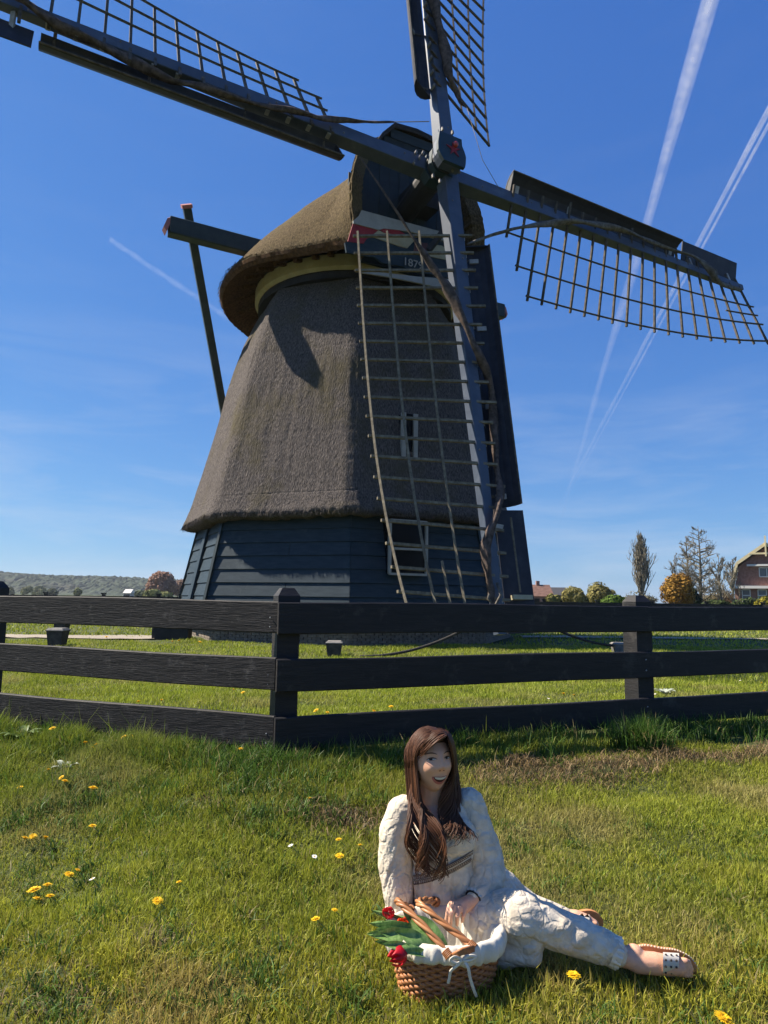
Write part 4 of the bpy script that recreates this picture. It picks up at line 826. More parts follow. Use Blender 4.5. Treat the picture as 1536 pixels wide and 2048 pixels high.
bare_tree(1378, 1072, 88, 0.30, 'bare tree just left of the tallest one, rising from behind the orange conifer', 'bare_larch', 38, 0.4, 6, twigs=2, tw=1.1)
bare_tree(1442, 1112, 80, 0.45, 'spreading bare tree between the tallest bare tree and the brick house', 'bare_tree', 16, 0.9, 7, twigs=3)
bare_tree(1468, 1120, 78, 0.5, 'bare tree with crooked twigs touching the left gable of the brick house', 'bare_tree', 14, 0.9, 8, twigs=3)
bare_tree(1352, 1112, 90, 0.4, 'low bare tree peeping out above the left side of the orange conifer', 'bare_tree', 14, 1.0, 9, twigs=2)

m_housewhite = mat('house_white', (0.62, 0.60, 0.56), rough=0.5)
# brick house with a bent roof
m_hbrick = mat('red_brick', (0.24, 0.12, 0.09), (0.36, 0.19, 0.145), scale=3, rough=0.9, bump=0.2, bscale=30, c3=(0.22, 0.13, 0.10), c3amt=0.3, c3scale=0.6)
m_verge = mat('yellow_verge_paint', (0.62, 0.52, 0.30), (0.70, 0.60, 0.37), scale=2, rough=0.6); m_tiles = mat('brown_roof_tiles', (0.11, 0.06, 0.045), (0.19, 0.105, 0.08), scale=2, rough=0.8, bump=0.3, bscale=12)
HY = 86.0; hc = atY(1537, 1205, HY); hc[2] = 0; house = empty('brick_house', hc, 'red brick house with a cream edged bent gable roof at the right edge', 'house')
def hx(px): return atY(px, 1205, HY)[0]
def hz_(py, px=1500): return atY(px, py, HY)[2]
dx = abs(hx(1461) - hc[0]); xk = abs(hx(1476) - hc[0]); 
gpts = [(-dx, hz_(1176, 1460)), (-xk, hz_(1126, 1476)), (0, hz_(1088, 1536)), (xk, hz_(1126, 1476)), (dx, hz_(1176, 1460))]
wallx = dx - 0.5
mb = MB(); mb.prism([hc + V3(x_, 0, z_) for x_, z_ in [(-wallx, -0.1), (wallx, -0.1), (wallx, gpts[0][1]), (xk - 0.3, gpts[1][1] - 0.3), (0, gpts[2][1] - 0.4), (-xk + 0.3, gpts[1][1] - 0.3), (-wallx, gpts[0][1])]], V3(0, 9, 0)); mb.build('wall', m_hbrick, house)
for s0, s1 in ((0, 1), (1, 2), (2, 3), (3, 4)):
    a, b = gpts[s0], gpts[s1]; q = nrm(V3(b[0] - a[0], 0, b[1] - a[1])); nn = V3(-q[2], 0, q[0]);  A_ = hc + V3(a[0], -0.75, a[1]); B_ = hc + V3(b[0], -0.75, b[1])
    MB().prism([A_, B_, B_ + V3(0, 10.4, 0), A_ + V3(0, 10.4, 0)], nn * 0.16).build('roof', m_tiles, house)
    MB().prism([A_ - V3(0, .06, 0) - nn * .22, B_ - V3(0, .06, 0) - nn * .22, B_ - V3(0, .06, 0) + nn * .17, A_ - V3(0, .06, 0) + nn * .17], V3(0, 0.055, 0)).build('verge_board', m_verge, house)
MB().beam(hc + V3(0, -0.86, hz_(1113)), hc + V3(0, -0.86, hz_(1072)), 0.2, 0.12, up=V3(0, 1, 0)).build('finial', m_verge, house)
MB().beam(hc + V3(-xk * .55, -0.8, hz_(1107)), hc + V3(xk * .55, -0.8, hz_(1107)), 0.1, 0.22).build('collar_tie', m_verge, house)
MB().beam(hc + V3(-dx + .4, -0.35, hz_(1174)), hc + V3(dx - .4, -0.35, hz_(1174)), 0.6, 0.34).build('canopy', m_housewhite, house)
MB().beam(hc + V3(hx(1497) - hc[0], -0.3, hz_(1130)), hc + V3(2.6, -0.3, hz_(1130)), 0.5, 0.24).build('canopy', m_housewhite, house)
def hwin(x0, x1, y0, y1, bars):
    X0, X1, Z0, Z1 = hx(x0), hx(x1), hz_(y1), hz_(y0); f = MB(); yv = HY - 0.05
    w_ = MB().box(V3((X0 + X1) / 2, yv, (Z0 + Z1) / 2), V3((X1 - X0) / 2, 0, 0), V3(0, 0.03, 0), V3(0, 0, (Z1 - Z0) / 2)).build('window', mat('far_glass', (0.10, 0.11, 0.12), rough=0.15, spec=0.6), house)
    for p, q in [((X0, Z0), (X1, Z0)), ((X0, Z1), (X1, Z1)), ((X0, Z0), (X0, Z1)), ((X1, Z0), (X1, Z1))] + bars(X0, X1, Z0, Z1): MB().beam(V3(p[0], yv - 0.07, p[1]), V3(q[0], yv - 0.07, q[1]), 0.12, 0.12, up=V3(0, 1, 0)).build('frame', m_housewhite, w_)
hwin(1485, 1501, 1179, 1205, lambda a, b, c, d: [((a, c + (d - c) * .55), (b, c + (d - c) * .55))]); hwin(1517, 1534, 1179, 1205, lambda a, b, c, d: [((a, c + (d - c) * .55), (b, c + (d - c) * .55))])
hwin(1522, 1552, 1135, 1153, lambda a, b, c, d: [(((a + b) / 2, c), ((a + b) / 2, d))])
house.rotation_euler = (0, 0, -0.5); house.scale = (0.875, 1, 1)
# brown roofed house behind the mill and its neighbour
rh = empty('brown_roofed_house', atY(1090, 1205, 120) * V3(1, 1, 0), 'distant house with a brown tiled roof and chimney just right of the mill', 'house')
def simple_house(o, px0, px1, py_r, py_e, Y, roofm, wallm, chim=None):
    a, b = atY(px0, 1200, Y), atY(px1, 1200, Y); ze, zr = atY(px0, py_e, Y)[2], atY(px0, py_r, Y)[2]; x0, x1 = a[0], b[0]
    MB().box(V3((x0 + x1) / 2, Y + 3, ze / 2), V3((x1 - x0) / 2 - .3, 0, 0), V3(0, 3, 0), V3(0, 0, ze / 2)).build('wall', wallm, o)
    MB().prism([V3(x0, Y - .4, ze), V3(x0, Y + 6.4, ze), V3(x0, Y + 3, zr)], V3(x1 - x0, 0, 0)).build('roof', roofm, o)
    if chim: c = atY(chim, py_r, Y); MB().box(V3(c[0], Y + 3, zr + 0.15), V3(.3, 0, 0), V3(0, .3, 0), V3(0, 0, .5)).build('chimney', m_hbrick, o)
    for k in range(3): MB().box(V3(x0 + (x1 - x0) * (0.25 + 0.25 * k), Y - .03, ze * .55), V3(.45, 0, 0), V3(0, .03, 0), V3(0, 0, .55)).build('window', m_pane, o)
simple_house(rh, 1040, 1108, 1168, 1192, 120, m_tiles, m_hbrick, 1083)
nh_ = empty('dark_roofed_house', atY(1120, 1205, 140) * V3(1, 1, 0), 'low dark grey roof just right of the brown roofed house', 'house'); simple_house(nh_, 1106, 1140, 1174, 1190, 140, mat('dark_roof', (.05, .05, .055), rough=.8), m_hbrick)
wbn = empty('white_barn', atY(252, 1195, 340) * V3(1, 1, 0), 'tiny white barn in the far field left of the reddish tree', 'barn'); simple_house(wbn, 245, 261, 1178, 1186, 340, mat('pale_roof', (.55, .53, .50), rough=.7), m_white)
# ------------------------------------------------------------------ person sitting on the grass
def evald(o, mods):
    for kind, kw in mods:
        m = o.modifiers.new(kind, kind)
        for k_, v_ in kw.items(): setattr(m, k_, v_)
    dg = bpy.context.evaluated_depsgraph_get(); dg.update(); me = bpy.data.meshes.new_from_object(o.evaluated_get(dg)); o.modifiers.clear(); return me
def blob(mb, vox, it=8, fac=0.5):
    """union of closed shapes as one continuous surface"""
    me = bpy.data.meshes.new('tmp'); me.from_pydata(mb.verts().tolist(), [], mb.F); o = bpy.data.objects.new('tmp', me); COL.objects.link(o)
    me2 = evald(o, [('REMESH', dict(mode='VOXEL', voxel_size=vox, use_smooth_shade=True)), ('SMOOTH', dict(factor=fac, iterations=it))]); bpy.data.objects.remove(o); bpy.data.meshes.remove(me)
    n = len(me2.vertices); v = np.empty(n * 3, np.float32); me2.vertices.foreach_get('co', v); nr = np.empty(n * 3, np.float32); me2.vertices.foreach_get('normal', nr)
    return me2, v.reshape(-1, 3).astype(float), nr.reshape(-1, 3).astype(float)
def limb(mb, pts, n=14):
    """pts: (px, py, Y, r) or (vec, r)"""
    P = [(atY(*p[:3]), p[3]) if len(p) == 4 else p for p in pts]
    for (a, ra), (b, rb) in zip(P[:-1], P[1:]):
        d, s, u = frame(b - a); v = []
        for q, r in ((a, ra), (b, rb)): v += [q + r * (math.cos(2 * math.pi * k / n) * s + math.sin(2 * math.pi * k / n) * u) for k in range(n)]
        mb.add(v, [(k, (k + 1) % n, n + (k + 1) % n, n + k) for k in range(n)] + [tuple(range(n))[::-1], tuple(range(n, 2 * n))])
    for a, r in P: mb.sphere(a, r, n, 10)
GP = ghit(930, 1890); person = empty('person', GP, 'smiling woman with long brown hair and cream dress sitting on the grass behind the basket', 'person')
def finish(me, v, name, m, parent, colors=None):
    me.vertices.foreach_set('co', (v - WLOC[parent.name]).astype(np.float32).ravel()); me.name = name; me.materials.clear(); me.materials.append(m)
    me.polygons.foreach_set('use_smooth', np.ones(len(me.polygons), bool)); me.update()
    o = bpy.data.objects.new(name, me); link(o, parent); WLOC[o.name] = WLOC[parent.name]; return o
# head frame
HC = atY(862, 1519, 2.45); yaw, rho, pit = math.radians(19), math.radians(1.5), math.radians(10)
hf = V3(math.sin(yaw) * math.cos(pit), -math.cos(yaw) * math.cos(pit), math.sin(pit)); hr = nrm(np.cross(hf, (0, 0, 1))); hu = np.cross(hr, hf)
hr, hu = hr * math.cos(rho) - hu * math.sin(rho), hu * math.cos(rho) + hr * math.sin(rho)
def hw(x, y, z): return HC + (hr * x - hf * y + hu * z) * 0.92                 # local: x viewer's right, -y towards the face, z up
hm = MB().sphere((0, 0, 0), 1, 72, 48); S = hm.verts(); nx, ny, nz_ = S.T; x = 0.073 * nx; y = 0.093 * ny; z = 0.113 * nz_
lo = np.clip(-nz_, 0, 1); x = x * (1 - 0.36 * lo ** 1.6); y = np.where(ny > 0, y * (1 - 0.45 * lo), y * (1 - 0.06 * lo)); z = np.where(nz_ < 0, z * 0.97, z * 0.96)
G = lambda cx, cz, sx_, sz_: np.exp(-((x - cx) / sx_) ** 2 - ((z - cz) / sz_) ** 2) * (ny < 0.1)
dy = 0
dy = dy + 0.007 * G(0, 0.012, 0.010, 0.016) + 0.013 * G(0, -0.008, 0.010, 0.014) + 0.017 * G(0, -0.024, 0.0125, 0.010) + 0.006 * (G(0.013, -0.028, .008, .008) + G(-0.013, -0.028, .008, .008))
dy = dy - 0.007 * (G(0.030, 0.006, 0.016, 0.011) + G(-0.030, 0.006, 0.016, 0.011)) + 0.004 * G(0, 0.030, 0.05, 0.012)
dy = dy + 0.009 * (G(0.040, -0.028, 0.018, 0.017) + G(-0.040, -0.028, 0.018, 0.017)) - 0.004 * (G(0.030, -0.052, 0.006, 0.016) + G(-0.030, -0.052, 0.006, 0.016)) + 0.005 * G(0, -0.060, 0.024, 0.014) + 0.010 * G(0, -0.100, 0.020, 0.014)
y = y - dy
hm.V = [np.array([hw(a, b, c) for a, b, c in zip(x, y, z)])]
bm_ = MB(); bm_.add(hm.verts(), hm.F)
limb(bm_, [(866, 1545, 2.47, .052), (864, 1600, 2.49, .050), (866, 1622, 2.50, .058)])                       # neck
limb(bm_, [(806, 1622, 2.50, .040), (866, 1622, 2.51, .055), (936, 1606, 2.50, .042)])                       # shoulders
limb(bm_, [(866, 1622, 2.50, .07), (878, 1680, 2.47, .075), (888, 1750, 2.49, .07), (905, 1835, 2.53, .10)])
limb(bm_, [(846, 1650, 2.47, .062), (905, 1645, 2.47, .06)])
limb(bm_, [(802, 1624, 2.50, .040), (789, 1715, 2.50, .036), (796, 1800, 2.46, .028), (797, 1845, 2.45, .025)])   # her right arm, propped on the ground
gh = atY(797, 1845, 2.45); gz_h = float(gz(gh[0], gh[1])); 
limb(bm_, [(gh, .025), (V3(gh[0] + .005, gh[1] + .02, gz_h + .045), .026), (V3(gh[0] + .01, gh[1] + .06, gz_h + .025), .024)])
for k in range(4): a_ = math.radians(-40 + 26 * k); q = V3(gh[0] + .01 + .018 * (k - 1.5), gh[1] + .06, gz_h + .024); limb(bm_, [(q, .0105), (q + V3(.05 * math.sin(a_), .05 * math.cos(a_), -.004), .009), (q + V3(.075 * math.sin(a_), .075 * math.cos(a_), -.01), .0075)], 8)
limb(bm_, [(936, 1606, 2.50, .040), (980, 1738, 2.48, .036), (952, 1797, 2.40, .024)])                        # her left arm
# left hand resting over the rim
wr = (951, 1799, 2.40, .022)
limb(bm_, [wr, (933, 1806, 2.385, .021), (918, 1812, 2.375, .0185), (906, 1811, 2.37, .0165)])
limb(bm_, [(944, 1802, 2.40, .020), (930, 1815, 2.375, .0175), (914, 1818, 2.37, .015)])
for ks in (((899, 1811, 2.362, .0082), (894, 1826, 2.345, .006), (892, 1844, 2.345, .0062)), ((908, 1813, 2.355, .0084), (902, 1832, 2.335, .006), (901, 1851, 2.34, .0062)),
           ((920, 1816, 2.352, .0082), (915, 1834, 2.335, .0074), (914, 1850, 2.345, .006)), ((931, 1819, 2.358, .006), (927, 1832, 2.347, .0068), (924, 1843, 2.352, .0056))):
    limb(bm_, ks, 10)
limb(bm_, [(940, 1808, 2.40, .013), (921, 1822, 2.41, .0115), (910, 1834, 2.42, .0095)], 10)                # thumb, behind the fingers
# legs
limb(bm_, [(915, 1850, 2.52, .09), (1060, 1845, 2.32, .055), (1150, 1872, 2.31, .05), (1232, 1908, 2.29, .031), (1262, 1919, 2.285, .029)])
limb(bm_, [(960, 1800, 2.62, .09), (1060, 1822, 2.62, .05), (1135, 1838, 2.62, .032), (1152, 1838, 2.61, .03)])
# near foot, lying on its outer side, toes to the right
limb(bm_, [(1262, 1919, 2.285, .029), (1276, 1924, 2.285, .032), (1310, 1927, 2.28, .032), (1342, 1931, 2.275, .028), (1356, 1934, 2.275, .025)])
limb(bm_, [(1268, 1912, 2.295, .034), (1258, 1912, 2.31, .03)])
for k, (dx_, dy_, l_) in enumerate(((6, -13, 20), (7, -5, 22), (8, 1, 23), (8, 7, 22), (6, 14, 24))):
    limb(bm_, [(1354 + dx_, 1933 + dy_, 2.272, .0095), (1354 + dx_ + l_ * .6, 1935 + dy_ * 1.02, 2.265, .0088), (1354 + dx_ + l_ * .9, 1937 + dy_, 2.27, .0078)], 8)
# far foot
limb(bm_, [(1152, 1838, 2.61, .03), (1172, 1845, 2.6, .028), (1186, 1851, 2.595, .022)])
for k in range(4): limb(bm_, [(1184 + k * 2, 1846 + 4 * k, 2.58, .0095), (1192 + k * 1.5, 1848 + 4 * k, 2.575, .008)], 8)
m_skin = mat('skin', (0.62, 0.335, 0.215), (0.70, 0.40, 0.265), scale=9, rough=0.5, bump=0.04, bscale=220, c3=(0.52, 0.235, 0.16), c3amt=0.4, c3scale=9, spec=0.35)
m_skin.node_tree.nodes['Principled BSDF'].inputs['Subsurface Weight'].default_value = 0.12; m_skin.node_tree.nodes['Principled BSDF'].inputs['Subsurface Radius'].default_value = (0.012, 0.005, 0.003)
me, v, nr_ = blob(bm_, 0.0034, 5, 0.5)
body = finish(me, v, 'body', m_skin, person)
me.calc_loop_triangles(); tris = [tuple(t.vertices) for t in me.loop_triangles]
bvh = BVHTree.FromPolygons(v.tolist(), tris)
def facept(x_, z_, off):
    o_ = hw(x_, -0.3, z_); h = bvh.ray_cast(Vector(o_), Vector(-hf))
    p = np.array(h[0]) if h[0] is not None else hw(x_, -0.09, z_); return p + hf * off
def patch(lo_, hi_, x0, x1, off, m, name, n=14, k=4, cx=0.0, cz=0.0, thick=0.0):
    P = []
    for t_ in np.linspace(0, 1, n):
        xx = x0 + (x1 - x0) * t_; a, b = lo_(t_), hi_(t_); P.append([facept(cx + xx, cz + a + (b - a) * s_, off + thick * math.sin(math.pi * s_)) for s_ in np.linspace(0, 1, k)])
    return MB().grid(P).build(name, m, person, sm=True)
m_lip = mat('lips', (0.42, 0.13, 0.11), rough=0.4); m_mouth = mat('mouth_inside', (0.07, 0.018, 0.018), rough=0.6); m_teeth = mat('teeth', (0.56, 0.51, 0.45), rough=0.3)
m_brow = mat('brow_hair', (0.06, 0.032, 0.02), rough=0.8); m_eye = mat('dark_iris', (0.018, 0.012, 0.01), rough=0.15); m_eyew = mat('eye_white', (0.55, 0.51, 0.48), rough=0.3)
arc = lambda h: (lambda t: h * (4 * t * (1 - t)) ** 0.75)
mz = -0.0585
patch(lambda t: -0.024 * (4 * t * (1 - t)) ** .8 - 0.0005 , lambda t: 0.0035 * (1 - abs(2 * t - 1)) + 0.0015 - 0.002 * math.exp(-((t - .5) / .08) ** 2) + 0.004 * abs(2 * t - 1) ** 2, -0.029, 0.029, 0.0006, m_lip, 'lips', 18, 5, 0, mz, 0.0015)
patch(lambda t: -0.0175 * (4 * t * (1 - t)) ** .8 + 0.0012, lambda t: 0.0012 + 0.003 * abs(2 * t - 1) ** 2, -0.0245, 0.0245, 0.0024, m_mouth, 'open_mouth', 16, 4, 0, mz)
patch(lambda t: -0.0085 * (4 * t * (1 - t)) ** .6 + 0.001, lambda t: 0.0008 + 0.0026 * abs(2 * t - 1) ** 2, -0.0225, 0.0225, 0.0033, m_teeth, 'teeth', 16, 3, 0, mz)
for sg in (-1, 1):
    patch(lambda t: -0.0034 * 4 * t * (1 - t), lambda t: 0.0046 * 4 * t * (1 - t), -0.0145, 0.0145, 0.0010, m_eyew, 'eye', 12, 3, sg * 0.0305, 0.0055)
    patch(lambda t: -0.0042 * math.sqrt(4 * t * (1 - t)), lambda t: 0.0046 * math.sqrt(4 * t * (1 - t)), -0.006, 0.006, 0.0018, m_eye, 'iris', 10, 3, sg * 0.0305 + 0.003, 0.0062)
    patch(lambda t: 0.0034 * 4 * t * (1 - t) - 0.0004, lambda t: 0.0068 * 4 * t * (1 - t) + 0.0008, -0.0165, 0.0165, 0.0022, m_brow, 'upper_lashes', 12, 3, sg * 0.0305, 0.0055)
    patch(lambda t: -0.0036 * 4 * t * (1 - t), lambda t: -0.0022 * 4 * t * (1 - t), -0.013, 0.013, 0.0012, m_brow, 'lower_lashes', 12, 2, sg * 0.0305, 0.0055)
    patch(lambda t: 0.010 * math.sin(math.pi * (0.10 + 0.75 * (t if sg > 0 else 1 - t))) - 0.0028 * (1 - abs(2 * t - 1)) ** .5, lambda t: 0.010 * math.sin(math.pi * (0.10 + 0.75 * (t if sg > 0 else 1 - t))) + 0.0016, -0.0185, 0.0185, 0.0016, m_brow, 'eyebrow', 14, 3, sg * 0.032, 0.0185)
    patch(lambda t: -0.0016 * math.sqrt(4 * t * (1 - t)), lambda t: 0.0016 * math.sqrt(4 * t * (1 - t)), -0.0035, 0.0035, 0.0006, m_mouth, 'nostril', 6, 3, sg * 0.0075, -0.0345)

# dress, cut in separate pieces of cloth
m_dress = mat('cream_jacquard', (0.54, 0.465, 0.37), (0.66, 0.58, 0.47), scale=20, rough=0.85, spec=0.15, ramp=(0.4, 0.6), detail=3)
def jacquard(m, sc=21.0, st=0.5):
    N = m.node_tree.nodes; L = m.node_tree.links; b = N['Principled BSDF']; t = N.new('ShaderNodeTexCoord')
    nz = N.new('ShaderNodeTexNoise'); nz.inputs['Scale'].default_value = 16; nz.inputs['Detail'].default_value = 3; L.new(t.outputs['Object'], nz.inputs['Vector'])
    ad = N.new('ShaderNodeVectorMath'); ad.operation = 'MULTIPLY_ADD'; ad.inputs[1].default_value = (.07, .07, .07); L.new(nz.outputs['Color'], ad.inputs[0]); L.new(t.outputs['Object'], ad.inputs[2])
    vo = N.new('ShaderNodeTexVoronoi'); vo.feature = 'DISTANCE_TO_EDGE'; vo.inputs['Scale'].default_value = sc; L.new(ad.outputs[0], vo.inputs['Vector'])
    r = N.new('ShaderNodeValToRGB'); r.color_ramp.elements[0].position = 0.03; r.color_ramp.elements[1].position = 0.16; L.new(vo.outputs['Distance'], r.inputs['Fac'])
    n2 = N.new('ShaderNodeTexNoise'); n2.inputs['Scale'].default_value = 130; n2.inputs['Detail'].default_value = 2; L.new(t.outputs['Object'], n2.inputs['Vector'])
    ma = N.new('ShaderNodeMath'); ma.operation = 'MULTIPLY_ADD'; ma.inputs[1].default_value = 0.5; L.new(n2.outputs['Fac'], ma.inputs[0]); L.new(r.outputs['Color'], ma.inputs[2])
    bp = N.new('ShaderNodeBump'); bp.inputs['Strength'].default_value = st; bp.inputs['Distance'].default_value = 0.005; L.new(ma.outputs[0], bp.inputs['Height']); L.new(bp.outputs['Normal'], b.inputs['Normal'])
jacquard(m_dress)
def wrinkle(v, nr, A_, B_, ring=0.0, longi=0.0, kr=40, kt=5, seed=0, lo=0.0, hi=1.0):
    A_, B_ = np.asarray(A_), np.asarray(B_); d, s, u = frame(B_ - A_); L_ = np.linalg.norm(B_ - A_); rel = v - A_; t = np.clip((rel @ d) / L_, -0.3, 1.3); th = np.arctan2(rel @ u, rel @ s)
    P = np.stack([t * L_ * kr + 0.8 * np.sin(th * 1 + seed), np.cos(th) * 1.1, np.sin(th) * 1.1], -1); rg = (1 - np.abs(vnoise(P, seed)) * 2.2)
    Q = np.stack([t * L_ * 9, np.cos(th + 2.2 * t) * kt, np.sin(th + 2.2 * t) * kt], -1); lg = (1 - np.abs(vnoise(Q, seed + 1)) * 2.2); w = smooth(lo, hi, t)
    return v + nr * (ring * rg + longi * lg * (0.4 + 0.9 * w) + 0.002 * vnoise(v * 14, seed + 2))[:, None]
def piece(caps, name, steps, vox=0.0055, label=None):
    mb = MB(); [limb(mb, c) for c in caps]; me, v, nr = blob(mb, vox, 5, 0.5)
    for st in steps: v = wrinkle(v, nr, *st[0], **st[1])
    o = finish(me, v, name, m_dress, person)
    if label: o['label'] = label
    return o, me, v, nr
_, me_s, v_s, _n = piece([[(930, 1850, 2.50, .112), (1000, 1840, 2.39, .09), (1042, 1834, 2.32, .078)], [(945, 1893, 2.40, .06), (1010, 1902, 2.33, .050), (1062, 1908, 2.295, .034)], [(990, 1870, 2.38, .075), (1055, 1878, 2.31, .054)], [(880, 1815, 2.53, .085), (930, 1850, 2.52, .10)]],
      'skirt', [((atY(930, 1850, 2.5), atY(1060, 1840, 2.32)), dict(ring=0.002, longi=0.002, kr=22, kt=4, seed=200))])
piece([[(1050, 1834, 2.315, .066), (1110, 1856, 2.305, .060), (1160, 1875, 2.298, .055), (1205, 1894, 2.291, .049), (1226, 1903, 2.287, .043)]], 'trouser_leg', [((atY(1060, 1843, 2.31), atY(1230, 1905, 2.287)), dict(ring=0.0035, longi=0.002, kr=34, kt=4, seed=210))])
piece([[(972, 1772, 2.61, .095), (1000, 1790, 2.62, .085), (1060, 1822, 2.63, .056), (1128, 1838, 2.62, .037)]], 'trouser_leg', [((atY(972, 1772, 2.63), atY(1128, 1838, 2.62)), dict(ring=0.002, longi=0.003, kr=24, seed=220))])
piece([[(808, 1616, 2.50, .044), (803, 1624, 2.485, .052), (791, 1670, 2.48, .060), (792, 1730, 2.475, .060), (796, 1785, 2.46, .052), (799, 1816, 2.452, .043)]], 'sleeve', [((atY(803, 1620, 2.48), atY(799, 1816, 2.45)), dict(ring=0.0012, longi=0.002, kr=30, kt=5, seed=230))])
piece([[(932, 1602, 2.50, .044), (940, 1606, 2.485, .050), (957, 1660, 2.485, .054), (974, 1725, 2.475, .060), (976, 1752, 2.455, .056), (960, 1783, 2.42, .040), (952, 1793, 2.408, .029)]], 'sleeve', [((atY(938, 1604, 2.48), atY(976, 1745, 2.47)), dict(ring=0.003, longi=0.0014, kr=36, kt=4, seed=240))])
dm = MB()
limb(dm, [(848, 1640, 2.485, .074), (903, 1634, 2.485, .072)]); limb(dm, [(853, 1682, 2.435, .070), (913, 1672, 2.435, .070)]); limb(dm, [(864, 1742, 2.485, .076), (908, 1732, 2.485, .074)])
limb(dm, [(870, 1700, 2.46, .083), (905, 1692, 2.46, .078)])
limb(dm, [(866, 1745, 2.485, .078), (880, 1820, 2.51, .10), (900, 1860, 2.50, .10)]); limb(dm, [(906, 1735, 2.485, .076), (945, 1815, 2.54, .115)])
limb(dm, [(808, 1618, 2.50, .040), (846, 1632, 2.49, .062)]); limb(dm, [(932, 1603, 2.50, .040), (905, 1628, 2.49, .062)])
me, v, nr_ = blob(dm, 0.0055, 5, 0.5)
low = 1 - smooth(atY(880, 1765, 2.42)[2] - .0, atY(880, 1735, 2.42)[2], v[:, 2]); ctr_ = np.array([atY(885, 1740, 2.485)[0], 2.485])
tha = np.arctan2(v[:, 1] - ctr_[1], v[:, 0] - ctr_[0]); gath = np.sin(tha * 26 + 3 * vnoise(v * 9, 7)) * 0.5 + (1 - np.abs(vnoise(np.stack([np.cos(tha) * 7, np.sin(tha) * 7, v[:, 2] * 5], -1), 93)) * 2)
v = v + nr_ * (0.005 * low * gath + 0.0035 * vnoise(v * 13, 92) + 0.0022 * (1 - low) * (1 - np.abs(vnoise(v * np.array([20, 20, 34]), 94)) * 2))[:, None]
# neckline: open the cloth over the upper chest and shoulders
cN = atY(868, 1618, 2.40); rel = v - cN; op = ((rel[:, 0] / 0.088) ** 2 + ((rel[:, 2] - 0.018) / 0.056) ** 2 < 1) & (nr_[:, 1] < 0.5)
op |= (np.abs(v[:, 0] - atY(866, 1600, 2.48)[0]) < 0.085) & (v[:, 2] > atY(866, 1612, 2.48)[2])
import bmesh
bmd = bmesh.new(); bmd.from_mesh(me); bmd.verts.ensure_lookup_table()
for i, vv in enumerate(bmd.verts): vv.co = v[i]
bmesh.ops.delete(bmd, geom=[bmd.verts[i] for i in np.nonzero(op)[0]], context='VERTS'); bmd.to_mesh(me); bmd.free()
v = np.array([q.co[:] for q in me.vertices])
dress = finish(me, v, 'dress', m_dress, person); dress['label'] = 'cream embossed dress with long puffed sleeves'
me.calc_loop_triangles(); dbvh = BVHTree.FromPolygons(v.tolist(), [tuple(t.vertices) for t in me.loop_triangles])
def front(px, py, off=0.004, far=2.5):
    d = nrm(ray(px, py)); h = dbvh.ray_cast(Vector(CAM), Vector(d)); return (np.array(h[0]) if h[0] is not None else atY(px, py, far)) - d * off
m_belt = mat('woven_trim', (0.10, 0.065, 0.05), (0.17, 0.12, 0.09), scale=40, rough=0.9); m_hem0 = mat('trim_ground', (0.42, 0.36, 0.29), (0.52, 0.45, 0.37), scale=60, rough=0.9)
mb = MB(); P = []
for t_ in np.linspace(0, 1, 34): px_ = 826 + 120 * t_; py_ = 1760 - 4 * t_ - 46 * t_ ** 1.7; P.append([front(px_ + 1.5 * s_, py_ - 9 + 18 * s_, 0.006) for s_ in np.linspace(0, 1, 5)])
mb.grid(P).build('waist_trim', m_hem0, person, sm=True)
mb = MB()
for i in range(len(P) - 1):
    for r_ in (0, 1):
        c_ = (P[i][1 + 2 * r_] * .6 + P[i + 1][1 + 2 * r_] * .4); ex_ = nrm(P[i + 1][2] - P[i][2]); ez_ = nrm(P[i][4] - P[i][0])
        mb.tube([c_ - V3(0, .002, 0) + 0.0042 * math.cos(a) * ex_ + 0.0058 * math.sin(a) * ez_ for a in np.linspace(0, 2 * math.pi, 10)], 0.0011, 4, cap=False)
q_ = mb.build('trim_loops', m_belt, person); q_['kind'] = 'stuff'
for e in (0, -1):
    MB().tube([q[e] for q in P], 0.0013, 5).build('trim_edge', m_belt, person)
# neckline hem, cuffs, knee hem
m_hem = mat('cream_hem', (0.66, 0.585, 0.48), (0.74, 0.66, 0.55), scale=60, rough=0.85, bump=0.5, bscale=120, bdist=0.004)
hemp = [(808, 1606), (822, 1622), (838, 1640), (856, 1650), (876, 1652), (896, 1642), (912, 1622), (924, 1602)]
mb = MB(); mb.tube([front(a, b, 0.002, 2.43) for a, b in hemp], 0.0045, 6).build('neckline_hem', m_hem, person, sm=True)
def ruffle(c, axis, r0, r1, L_, name, n=72, waves=15, m=m_hem):
    d, s, u = frame(axis); P = []
    for k in range(n):
        a = 2 * math.pi * k / n; P.append([c + d * (L_ * t_) + (r0 + (r1 - r0) * t_) * (1 + 0.10 * t_ * math.sin(waves * a)) * (math.cos(a) * s + math.sin(a) * u) for t_ in np.linspace(0, 1, 6)])
    return MB().grid(P, closeu=True).build(name, m, person, sm=True)
w0_, w1_ = atY(962, 1782, 2.43), atY(946, 1801, 2.395); ruffle(w0_, w1_ - w0_, .032, .0345, np.linalg.norm(w1_ - w0_) * 0.92, 'cuff')
bc = atY(947, 1797, 2.397); d, s, u = frame(w1_ - w0_); MB().tube([bc + 0.0255 * (math.cos(a) * s + math.sin(a) * u) for a in np.linspace(0, 2 * math.pi, 24)], 0.005, 6, flat=0.5).build('black_wrist_strap', mat('black_strap', (0.012, 0.012, 0.014), rough=0.4), person, sm=True)
r0_, r1_ = atY(799, 1806, 2.456), atY(800, 1822, 2.452); ruffle(r0_, r1_ - r0_, .046, .052, 0.03, 'cuff')
k0, k1 = atY(1218, 1899, 2.289), atY(1240, 1908, 2.286); ruffle(k0, k1 - k0, .046, .044, 0.03, 'leg_hem')

